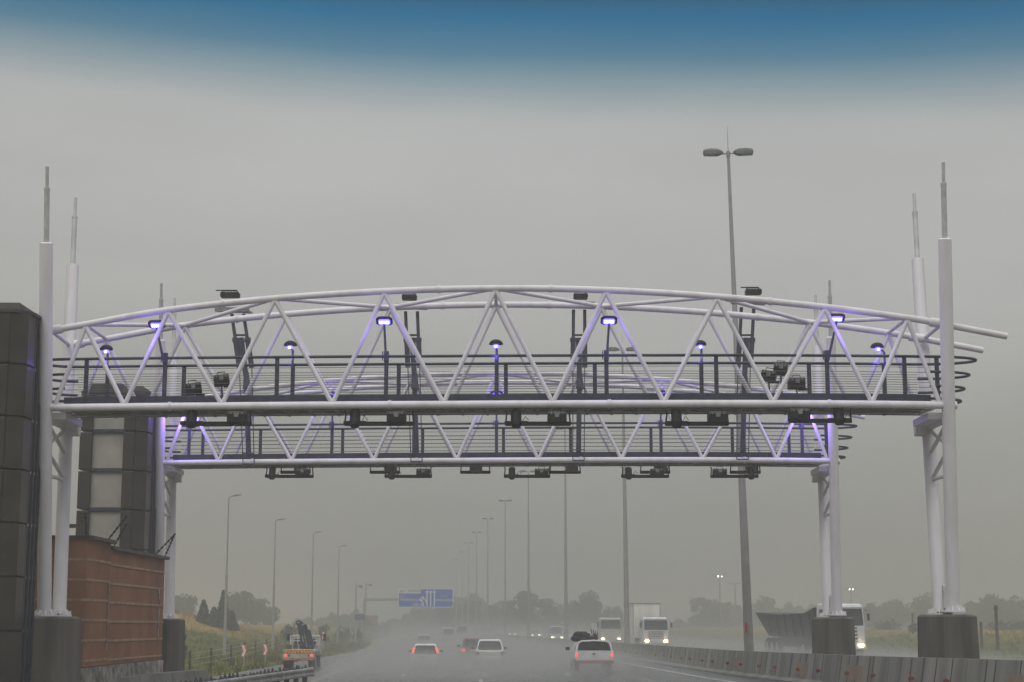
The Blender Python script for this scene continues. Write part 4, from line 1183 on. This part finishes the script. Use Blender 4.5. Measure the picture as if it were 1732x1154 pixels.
def truck(label, W, Hc, paint, box=None, boxm=None, headm=head, grille=True, visor=True, name='box_truck', drop=0.0):
    """cab-over truck facing -Y (towards the camera)"""
    root = bpy.data.objects.new(name, None); COL.objects.link(root); tag(root, label, 'truck')
    hw = W / 2; z0 = .45; wl = z0 + (Hc - z0) * .50; wt = z0 + (Hc - z0) * .90
    s = MB()
    rg = []
    for z, k, y in ((z0, .97, 0), (z0 + .12, 1.0, -.03), (wl, 1.0, 0), (wt, .95, .12), (Hc - .08, .93, .20), (Hc, .86, .34)):
        a = hw * k; rg.append([(-a, y + .12, z), (-a + .10, y, z), (a - .10, y, z), (a, y + .12, z), (a, 1.7, z), (-a, 1.7, z)])
    s.loft(rg); s.build('cab', paint, root)
    s = MB(); yy = -.02
    def fy(z): return (0 + .12 * (z - wl) / (wt - wl)) - .015
    s.poly([(-hw * .88, fy(wl + .06), wl + .06), (hw * .88, fy(wl + .06), wl + .06), (hw * .90, fy(wl + .2), wl + .2), (hw * .86, fy(wt - .04), wt - .04), (-hw * .86, fy(wt - .04), wt - .04), (-hw * .90, fy(wl + .2), wl + .2)], (0, .03, 0))
    s.build('windscreen', window, root)
    for sx in (-1, 1):
        s = MB(); s.poly([(sx * (hw + .004), .35, wl + .08), (sx * (hw + .004), 1.2, wl + .08), (sx * (hw * .96 + .004), 1.2, wt - .06), (sx * (hw * .96 + .004), .45, wt - .06)], (sx * -.05, 0, 0)); s.build('side_window', window, root)
        s = MB(); s.tube((sx * hw, .1, wt - .1), (sx * (hw + .16), 0, wt - .15), .02, seg=6); s.box((sx * (hw + .18), -.02, wl + (wt - wl) * .52), (.16, .10, .42), bevel=.03); s.build('mirror', trimb, root)
        s = MB(); s.box((sx * hw * .72, -.16, z0 + .26), (.30, .10, .16), bevel=.03); s.build('headlight', headm, root)
        s = MB(); s.box((sx * hw * .90, -.15, z0 + .28), (.08, .08, .12), bevel=.01); s.build('indicator', amber, root)
    s = MB(); s.box((0, -.03, z0 + .20), (W * .99, .20, .34), bevel=.04); s.build('bumper', paint, root)
    if grille:
        s = MB(); n_ = 4; gh = (wl - z0 - .50)
        s.box((0, -.005, z0 + .46 + gh / 2), (W * .58, .05, gh)); s.build('grille', trimb, root)
        s = MB()
        for k in range(n_): s.box((0, -.045, z0 + .50 + gh * (k + .2) / n_), (W * .60, .04, gh / n_ * .42))
        s.build('grille_bar', paint, root)
    if visor:
        s = MB(); s.box((0, -.03, wt + .04), (W * .9, .20, .05), rot=Euler((R(-12), 0, 0))); s.build('sun_visor', paint, root)
    for y in (.9, 4.6):
        for sx in (-1, 1): wheel(sx * (hw - .16), y, .46, .28, root)
    s = MB(); s.box((-.4, 3.6, .75), (.12, 6.4, .22)); s.box((.4, 3.6, .75), (.12, 6.4, .22)); s.build('chassis', trimb, root)
    if box:
        bw, bl_, bh, bz0 = box
        s = MB(); s.box((0, 2.0 + bl_ / 2, bz0 + bh / 2), (bw, bl_, bh), bevel=.02); bx = s.build('cargo_box', boxm, root)
        s = MB()
        for sx in (-1, 1):
            s.box((sx * bw / 2, 2.0 + bl_ / 2, bz0 + bh), (.07, bl_ + .03, .07)); s.box((sx * bw / 2, 1.99, bz0 + bh / 2), (.07, .05, bh))
        s.box((0, 1.99, bz0 + bh), (bw, .05, .09)); s.build('edge_trim', galv, bx)
    return root
t1 = truck('white box truck with tall cream cargo box and lit headlights', 2.15, 2.62, paintw, (2.25, 6.0, 2.75, 1.0), creamb); D = 139
place(t1, (1109.5 - 866) / 20.8, D, yaw=R(4)); 
bxo = [c for c in t1.children if c.name.startswith('cargo_box')][0]; bxo.location.x = -.45
t2 = truck('cream coloured truck with amber headlights, left of the white box truck', 2.2, 2.75, paintc, (2.2, 5.0, 1.3, 1.0), creamb, grille=False, visor=True); place(t2, (1031 - 866) / 17.0, 168, yaw=R(4))
t3 = truck('white tipper truck with grey tipper trailer body, headlight lit, behind the far right plinth', 2.5, 3.15, paintw, None, None, name='tipper_truck'); place(t3, (1428 - 866) / 28.4, 101.5, yaw=R(7))
s = MB()
# tipper body, hopper shaped: sloped tail
s.loft([[(-1.05, 2.2, 1.15), (1.05, 2.2, 1.15), (1.25, 2.1, 2.95), (-1.25, 2.1, 2.95)],
        [(-1.05, 4.0, 1.10), (1.05, 4.0, 1.10), (1.25, 4.2, 2.62), (-1.25, 4.2, 2.62)],
        [(-1.05, 9.5, 1.10), (1.05, 9.5, 1.10), (1.25, 9.5, 2.55), (-1.25, 9.5, 2.55)],
        [(-1.0, 13.2, 1.2), (1.0, 13.2, 1.2), (1.25, 15.6, 2.75), (-1.25, 15.6, 2.75)]])
s.build('tipper_body', tarp, t3)
for y in (3.2, 5.0, 6.8, 8.6, 10.4, 12.2):
    s = MB(); s.box((-1.20, y, 1.9), (.10, .12, 1.4), rot=Euler((0, R(-7.5), 0))); s.build('side_rib', tarp, t3)
for y in (10.6, 11.8, 13.0):
    for sx in (-1, 1): wheel(sx * 1.05, y, .5, .3, t3)
s = MB(); s.box((0, 8, .80), (2.2, 10.5, .55), bevel=.03); s.build('trailer_chassis', trimb, t3)

def crane_truck():
    root = bpy.data.objects.new('crane_truck', None); COL.objects.link(root); tag(root, 'cream flatbed truck with dark folded crane and striped tail board, seen from behind', 'truck')
    W = 1.85; hw = W / 2
    s = MB(); s.box((0, -.2, 1.02), (W, 4.0, .12)); s.build('flatbed', paintc, root)
    s = MB(); s.box((0, -2.22, .98), (W * .84, .05, .20)); bd = s.build('striped_board', orng, root)
    s = MB()
    for k in range(9):
        x = -W * .38 + W * .76 * k / 8; sl = .06 if x < 0 else -.06
        if abs(x) < .05: sl = 0
        s.poly([(x - .05 - sl, -2.25, .89), (x + .04 - sl, -2.25, .89), (x + .04 + sl, -2.25, 1.07), (x - .05 + sl, -2.25, 1.07)], (0, .01, 0))
    s.build('stripes', yell, bd)
    s = MB(); s.box((0, -2.18, .72), (W, .10, .28), bevel=.02); s.build('tail_beam', paintc, root)
    s = MB(); s.box((-W * .27, -2.26, .52), (W * .42, .06, .09)); s.box((W * .27, -2.26, .52), (W * .42, .06, .09)); s.build('reflective_strip', orng, root)
    s = MB(); s.box((-W * .27, -2.30, .54), (W * .40, .02, .035)); s.box((W * .27, -2.30, .54), (W * .40, .02, .035)); s.build('reflective_strip', yell, root)
    for sx in (-1, 1):
        s = MB(); s.box((sx * W * .40, -2.25, .76), (.12, .06, .12), bevel=.015); s.build('tail_light', tail, root)
        s = MB(); s.box((sx * W * .30, -2.25, .76), (.10, .06, .12), bevel=.015); s.build('tail_light', redm, root)
        s = MB(); s.box((sx * (hw - .20), -1.85, .38), (.36, .03, .42)); s.build('mud_flap', rubber, root)
        wheel(sx * (hw - .22), -1.35, .42, .40, root); wheel(sx * (hw - .12), 2.3, .40, .22, root)
        s = MB(); s.box((sx * (hw + .18), 2.9, 1.75), (.18, .12, .42), bevel=.03); s.tube((sx * hw * .9, 2.8, 1.9), (sx * (hw + .18), 2.9, 1.9), .02, seg=6); s.build('mirror', trimb, root)
    s = MB()
    rg = []
    for z, k in ((.7, .96), (1.35, .96), (1.78, .90), (1.92, .80)): rg.append([(-hw * k, 2.0, z), (hw * k, 2.0, z), (hw * k, 3.5 - (z > 1.5) * .3, z), (-hw * k, 3.5 - (z > 1.5) * .3, z)])
    s.loft(rg); s.build('cab', paintc, root)
    s = MB(); s.poly([(-hw * .72, 1.985, 1.32), (hw * .72, 1.985, 1.32), (hw * .66, 1.985, 1.66), (-hw * .66, 1.985, 1.66)], (0, .03, 0)); s.build('rear_window', window, root)
    s = MB(); 
    for z in (1.30, 1.55, 1.84): s.tube((-hw * .92, 1.8, z), (hw * .92, 1.8, z), .03, seg=6)
    for x in (-.92, -.45, 0, .45, .92): s.tube((hw * x, 1.8, 1.08), (hw * x, 1.8, 1.84), .025, seg=6)
    s.build('headboard', paintw, root)
    # folded crane: two leaning box booms plus a jib and rams
    s = MB(); s.tube((.25, .9, 1.08), (.25, .9, 1.55), .22, seg=12); s.box((.22, .9, 1.2), (.8, .5, .25), bevel=.03); s.build('crane_base', dark, root)
    def boom(a, b, w_, name):
        a = Vector(a); b = Vector(b); dv = b - a; ang = math.atan2(dv.x, dv.z)
        s = MB(); s.box((a + b) / 2, (w_, .26, dv.length), rot=Euler((0, ang, 0)), bevel=.02); s.build(name, dark, root)
    boom((.10, .7, 1.15), (-.28, .7, 2.60), .26, 'boom'); boom((.42, .95, 1.15), (.02, .95, 2.50), .26, 'boom'); boom((.62, .8, 1.2), (.30, .8, 2.2), .16, 'ram')
    s = MB(); s.path([(-.45, .7, 2.5), (-.38, .7, 2.72), (-.20, .7, 2.70), (-.05, .7, 2.55)], .06, seg=8); s.tube((-.2, .6, 1.2), (-.05, .6, 2.1), .035, seg=6); s.build('hook', dark, root)
    s = MB(); s.tube((.02, .52, 1.5), (-.06, .52, 1.85), .035, seg=6); s.tube((.24, .52, 1.2), (.2, .52, 1.45), .03, seg=6); s.build('ram_rod', chrome, root)
    s = MB(); s.box((-.72, -.4, 1.22), (.3, .6, .26), bevel=.03); s.box((-.4, .2, 1.25), (.25, .4, .3), bevel=.03); s.build('tool_box', boxp, root)
    return root
ct = crane_truck(); place(ct, (506 - 866) / 28.2 + .45, 100.5, yaw=R(2.2))

# ------------------------------------------------------------------ trees
def crown_mesh(w_, h, n, leaf, seed, conifer=False):
    rr = random.Random(seed); bm = bmesh.new(); blobs = []
    if conifer:
        for k in range(16):
            t = k / 15; blobs.append((Vector((rr.uniform(-.1, .1) * w_ * (1 - t), rr.uniform(-.1, .1) * w_, h * (.10 + .86 * t))), w_ * .5 * (1.02 - t) * rr.uniform(.8, 1.15) + .12, h * .09))
    else:
        for k in range(22):
            a = rr.uniform(0, 6.28); rad = w_ * .5 * rr.uniform(0, .75); z = h * rr.uniform(.14, .86)
            sc = 1 - .5 * max(0, (z / h - .55)); r_ = w_ * rr.uniform(.15, .27)
            blobs.append((Vector((math.cos(a) * rad * sc, math.sin(a) * rad * sc, z)), r_, r_ * .8))
    for _ in range(n):
        c, r_, rz = rr.choice(blobs)
        v = Vector((rr.gauss(0, 1), rr.gauss(0, 1), rr.gauss(0, 1))).normalized() * (rr.random() ** .45)
        p = c + Vector((v.x * r_, v.y * r_, v.z * rz)); q = Euler((rr.uniform(0, 6.28), rr.uniform(0, 6.28), rr.uniform(0, 6.28))).to_matrix(); s_ = leaf * rr.uniform(.6, 1.4)
        vs = [bm.verts.new(p + q @ Vector(t) * s_) for t in ((-.5, -.3, 0), (.5, -.3, .1), (.4, .4, 0), (-.3, .5, -.1))]
        bm.faces.new(vs)
    me = bpy.data.meshes.new('crown'); bm.to_mesh(me); bm.free(); return me, blobs
def tree(u, vtop, D, wpx, label, m, seed, conifer=False, n=900, group='distant trees', name=None):
    D = D * (1.35 if D > 200 else 1.08)
    t = P(u, vtop, D); b = gz(t.x, D) - .1; h = t.z - b; w_ = wpx * (1 if conifer else 1.35) * D / 2890; n = n if conifer else 2600
    root = empty(name or ('conifer' if conifer else 'tree'), (t.x, D, b), label, 'tree', group)
    me, blobs = crown_mesh(w_, h * 1.03, n, max(.28, w_ * .055), seed, conifer); me.materials.append(m)
    o = bpy.data.objects.new('crown', me); COL.objects.link(o); o.parent = root
    s = MB(); s.path([(t.x, D, b), (t.x + .1, D, b + h * .3), (t.x, D, b + h * .6)], [.03 * h, .022 * h, .01 * h], seg=8)
    if not conifer:
        for c, r_, rz in blobs[:7]: s.path([Vector((t.x, D, b + h * .25)), Vector((t.x + c.x * .5, D + c.y * .5, b + c.z * .75)), Vector((t.x + c.x, D + c.y, b + c.z))], [.014 * h, .009 * h, .004 * h], seg=5)
    s.build('trunk', bark, root)
T = [
 (312, 1002, 232, 48, 'hazy broad tree just right of the far left gantry leg', leafg, 0, 'l'),
 (345, 1019, 165, 26, 'dark pointed conifer, left of the near pair', leafd, 1, 'l'), (378, 1004, 168, 32, 'dark pointed conifer behind the nearest left lamp post', leafd, 1, 'l'), (362, 1030, 166, 22, 'small dark conifer between the two tall ones', leafd, 1, 'l'), (392, 1036, 170, 24, 'low dark bushy conifer right of the tall ones', leafd, 1, 'l'),
 (402, 1004, 225, 46, 'hazy round tree rising behind the conifers', leafg, 0, 'l'), (430, 1013, 235, 44, 'hazy round tree right of the conifers', leafg, 0, 'l'), (455, 1031, 240, 34, 'low hazy tree at the right end of the left clump', leafg, 0, 'l'),
 (752, 1000, 330, 40, 'hazy tree peeping over the top of the blue sign', leafg, 0, 'c'), (780, 1012, 330, 34, 'hazy tree just right of the blue sign', leafg, 0, 'c'), (803, 1004, 320, 36, 'hazy tree left of the row of lamp posts', leafg, 0, 'c'), (835, 1019, 330, 34, 'low hazy tree behind the hatchbacks', leafg, 0, 'c'),
 (864, 1014, 300, 34, 'hazy tree between the fifth and fourth lamp posts', leafg, 0, 'c'), (891, 995, 280, 44, 'tallest hazy tree behind the fourth lamp post', leafg, 0, 'c'), (924, 1014, 290, 38, 'hazy tree left of the third lamp post', leafg, 0, 'c'), (968, 1018, 300, 38, 'low hazy tree right of the third lamp post', leafg, 0, 'c'),
 (1003, 1001, 290, 48, 'rounded hazy tree above the cream truck', leafg, 0, 'c'), (1040, 1026, 310, 30, 'low hazy tree beside the second lamp post', leafg, 0, 'c'),
 (1184, 1007, 330, 30, 'very faint tree right of the white box truck', leafg, 0, 'r'), (1212, 1014, 330, 36, 'very faint tree below the lit mast', leafg, 0, 'r'), (1295, 1010, 330, 44, 'very faint tree above the tipper trailer', leafg, 0, 'r'),
 (1478, 1024, 290, 40, 'faint tree right of the tipper truck cab', leafg, 0, 'r'), (1515, 1018, 290, 44, 'faint tree left of the right plinth', leafg, 0, 'r'), (1556, 1006, 290, 44, 'faint tree touching the right gantry legs', leafg, 0, 'r'),
 (1655, 1021, 270, 50, 'faint tree just right of the right gantry legs', leafg, 0, 'r'), (1690, 1012, 260, 60, 'broad faint tree near the right edge', leafg, 0, 'r'), (1730, 1013, 260, 60, 'broad faint tree cut by the right edge', leafg, 0, 'r'),
]
for i, (u, v, D, wp, lb, m, con, sd) in enumerate(T):
    tree(u, v, D, wp, lb, m, 100 + i, bool(con), 1000 if con else 1300, {'l': 'trees on the left embankment', 'c': 'hazy trees at the end of the road', 'r': 'faint trees on the right'}[sd])
def bush(u, v, D, wpx, label, group, seed, m=leafd):
    t = P(u, v, D); b = gz(t.x, D) - .1; h = max(.5, t.z - b); w_ = wpx * D / 2890
    root = empty('bush', (t.x, D, b), label, 'bush', group)
    me, _ = crown_mesh(w_, h, 500, .22, seed); me.materials.append(m)
    for v_ in me.vertices: v_.co.z = max(0, (v_.co.z - h * .2) * 1.2)
    o = bpy.data.objects.new('foliage', me); COL.objects.link(o); o.parent = root
bush(1553, 1056, 200, 36, 'dark rounded bush left of the right plinth', 'bushes on the right verge', 301)
bush(1500, 1056, 250, 60, 'low dark bush right of the tipper cab', 'bushes on the right verge', 302)
bush(1690, 1058, 220, 60, 'low bush near the right edge behind the barrier', 'bushes on the right verge', 303)
bush(1725, 1052, 230, 50, 'bush cut by the right edge of the view', 'bushes on the right verge', 304)
for k, (u, v, D, wp) in enumerate([(488, 1050, 150, 30), (512, 1051, 155, 34), (545, 1051, 165, 36), (578, 1053, 180, 34), (605, 1056, 190, 30)]):
    bush(u, v + 4, D * 1.35, wp, 'scrubby bush on top of the left embankment, %s from left' % ['first', 'second', 'third', 'fourth', 'fifth'][k], 'bushes along the left embankment', 310 + k, leafg)
bush(310, 1062, 110, 12, 'small weed tuft beside the far left plinth', 'weeds by the plinth', 330, leafg)
# the far wood: one ragged mass behind the single trees
bm = bmesh.new(); rr = random.Random(21)
for (ua, ub, D, v0) in ((650, 1085, 520, 1030), (1140, 1800, 500, 1031), (470, 660, 480, 1044)):
    for k in range(int((ub - ua) * 16)):
        u = rr.uniform(ua, ub); top = v0 + 5 * math.sin(u * .05) + 4 * math.sin(u * .13 + 1) + 3 * math.sin(u * .31)
        top += 24 * max(0, 1 - min(u - ua, ub - u) / 60)
        v = top + (1062 - top) * rr.random() ** .8; p = P(u, v, D + rr.uniform(-15, 15)); q = Euler((rr.uniform(0, 6.28), rr.uniform(0, 6.28), rr.uniform(0, 6.28))).to_matrix(); s_ = rr.uniform(.8, 1.9)
        bm.faces.new([bm.verts.new(p + q @ Vector(t) * s_) for t in ((-.5, -.3, 0), (.5, -.3, .1), (.4, .4, 0), (-.3, .5, -.1))])
me = bpy.data.meshes.new('far_wood'); bm.to_mesh(me); bm.free(); me.materials.append(leafg)
o = bpy.data.objects.new('far_wood', me); COL.objects.link(o); tag(o, 'far hazy belt of trees behind the road and the fields', 'wood', None, 'stuff')
# utility poles right
for u, vt, D, lb in [(1684, 1024, 120, 'dark wooden post standing right of the right plinth'), (1659, 1052, 125, 'short dark wooden post just right of the right plinth'), (1543, 1037, 190, 'thin faint pole left of the right plinth')]:
    q = P(u, vt, D); b = gz(q.x, D); s = MB(); s.tube((q.x, D, b - .2), (q.x, D, q.z), .13, .11, seg=8)
    if u == 1684: s.box((q.x, D, q.z - .2), (.3, .1, .12))
    solo(s, 'wooden_post', wood, (q.x, D, b), lb, 'post', 'wooden posts on the right verge')

# tufts of grass on the banks: uncountable
bm = bmesh.new(); rr = random.Random(11)
for k in range(7000):
    if k < 5600:
        D = rr.uniform(75, 230); o = interp(LE, D) - rr.random() ** 1.3 * 38 - .2
    else:
        D = rr.uniform(80, 190); o = 20 + rr.random() ** 1.2 * 40
    x = xb(D) + o; z = gz(x, D) - .08; hh = rr.uniform(.18, .55) * (1.2 if o < -35 else .8)
    for j in range(4):
        a = rr.uniform(0, 6.28); dx, dy = math.cos(a) * .16, math.sin(a) * .16; bx, by = rr.uniform(-.2, .2), rr.uniform(-.2, .2)
        bm.faces.new([bm.verts.new((x + bx - dy * .25, D + by + dx * .25, z)), bm.verts.new((x + bx + dy * .25, D + by - dx * .25, z)), bm.verts.new((x + bx + dx, D + by + dy, z + hh))])
me = bpy.data.meshes.new('tall_grass'); bm.to_mesh(me); bm.free(); me.materials.append(grassm)
o = bpy.data.objects.new('tall_grass', me); COL.objects.link(o); tag(o, 'tall wet grass growing on the banks beside the highway', 'grass', None, 'stuff')

# ------------------------------------------------------------------ haze and spray
def volume(name, dens, color, aniso=.0):
    m = bpy.data.materials.new(name); m.use_nodes = True; n = m.node_tree.nodes; n.clear()
    o_ = n.new('ShaderNodeOutputMaterial'); pv = n.new('ShaderNodeVolumePrincipled')
    pv.inputs['Density'].default_value = dens; pv.inputs['Color'].default_value = (*color, 1); pv.inputs['Anisotropy'].default_value = aniso
    m.node_tree.links.new(pv.outputs[0], o_.inputs['Volume'])
    return m, pv
hm, pv = volume('haze_air', .0031, (.632, .628, .602), .1)
s = MB(); s.box((-40, 700, 9.7), (2000, 1640, 24.4)); hz = s.build('haze', hm); tag(hz, 'pale even rain haze filling the air', 'haze', None, 'stuff')

sm_, pv = volume('spray_air', .03, (.60, .60, .58), .1)
n = sm_.node_tree.nodes; l = sm_.node_tree.links
t = n.new('ShaderNodeTexCoord'); se = n.new('ShaderNodeSeparateXYZ'); l.new(t.outputs['Object'], se.inputs[0])
no = n.new('ShaderNodeTexNoise'); no.inputs['Scale'].default_value = .16; no.inputs['Detail'].default_value = 2; l.new(t.outputs['Object'], no.inputs[0])
mr = n.new('ShaderNodeMapRange'); l.new(no.outputs[0], mr.inputs[0]); mr.inputs[1].default_value = .36; mr.inputs[2].default_value = .68; mr.inputs[3].default_value = .010; mr.inputs[4].default_value = .040
mh = n.new('ShaderNodeMapRange'); l.new(se.outputs[2], mh.inputs[0]); mh.inputs[1].default_value = .2; mh.inputs[2].default_value = 4.4; mh.inputs[3].default_value = 1.0; mh.inputs[4].default_value = 0.0
mpw = n.new('ShaderNodeMath'); mpw.operation = 'POWER'; l.new(mh.outputs[0], mpw.inputs[0]); mpw.inputs[1].default_value = 3.0
mu = n.new('ShaderNodeMath'); mu.operation = 'MULTIPLY'; l.new(mr.outputs[0], mu.inputs[0]); l.new(mpw.outputs[0], mu.inputs[1])
ml = n.new('ShaderNodeMapRange'); l.new(se.outputs[2], ml.inputs[0]); ml.inputs[1].default_value = .15; ml.inputs[2].default_value = 1.15; ml.inputs[3].default_value = .11; ml.inputs[4].default_value = 0.0
# thicker towards the traffic further along
my = n.new('ShaderNodeMapRange'); l.new(se.outputs[1], my.inputs[0]); my.inputs[1].default_value = 58; my.inputs[2].default_value = 78; my.inputs[3].default_value = 0.0; my.inputs[4].default_value = 1.0
ma = n.new('ShaderNodeMath'); ma.operation = 'ADD'; l.new(mu.outputs[0], ma.inputs[0]); l.new(ml.outputs[0], ma.inputs[1])
cur = ma
for (px_, py_, pz_, rx_, ry_, rz_, A_) in ((3.55, 75.0, .25, 1.9, 5.0, 1.05, .55), (-5.0, 97.5, 0, 1.7, 6.0, 1.1, .30), (-1.3, 97.5, 0, 1.7, 6.0, 1.0, .28), (18.6, 110.0, .4, 3.2, 12.0, 1.9, .09), (11.7, 138, .3, 2.5, 4, 1.1, .08), (9.6, 166, .4, 3, 9, 2.0, .07)):
    v1 = n.new('ShaderNodeVectorMath'); v1.operation = 'SUBTRACT'; l.new(t.outputs['Object'], v1.inputs[0]); v1.inputs[1].default_value = (px_, py_, pz_)
    v2 = n.new('ShaderNodeVectorMath'); v2.operation = 'MULTIPLY'; l.new(v1.outputs[0], v2.inputs[0]); v2.inputs[1].default_value = (1 / rx_, 1 / ry_, 1 / rz_)
    v3 = n.new('ShaderNodeVectorMath'); v3.operation = 'LENGTH'; l.new(v2.outputs[0], v3.inputs[0])
    v4 = n.new('ShaderNodeMapRange'); v4.interpolation_type = 'SMOOTHSTEP'; l.new(v3.outputs['Value'], v4.inputs[0]); v4.inputs[1].default_value = .25; v4.inputs[2].default_value = 1.0; v4.inputs[3].default_value = A_; v4.inputs[4].default_value = 0.0
    v5 = n.new('ShaderNodeMath'); v5.operation = 'ADD'; l.new(cur.outputs[0], v5.inputs[0]); l.new(v4.outputs[0], v5.inputs[1]); cur = v5
m5 = n.new('ShaderNodeMath'); m5.operation = 'MULTIPLY'; l.new(cur.outputs[0], m5.inputs[0]); l.new(my.outputs[0], m5.inputs[1]); l.new(m5.outputs[0], pv.inputs['Density'])
s = MB(); rg = []
for d in range(56, 357, 20):
    a = xb(d) + max(interp(LE, d) + 1, -15.5 if d < 170 else -99); b = xb(d) + 18.5
    rg.append([(a, d, .05), (b, d, .05), (b, d, 4.6), (a, d, 4.6)])
s.loft(rg); o = s.build('road_spray', sm_); tag(o, 'low water spray thrown up by traffic along the wet road', 'spray', None, 'stuff')
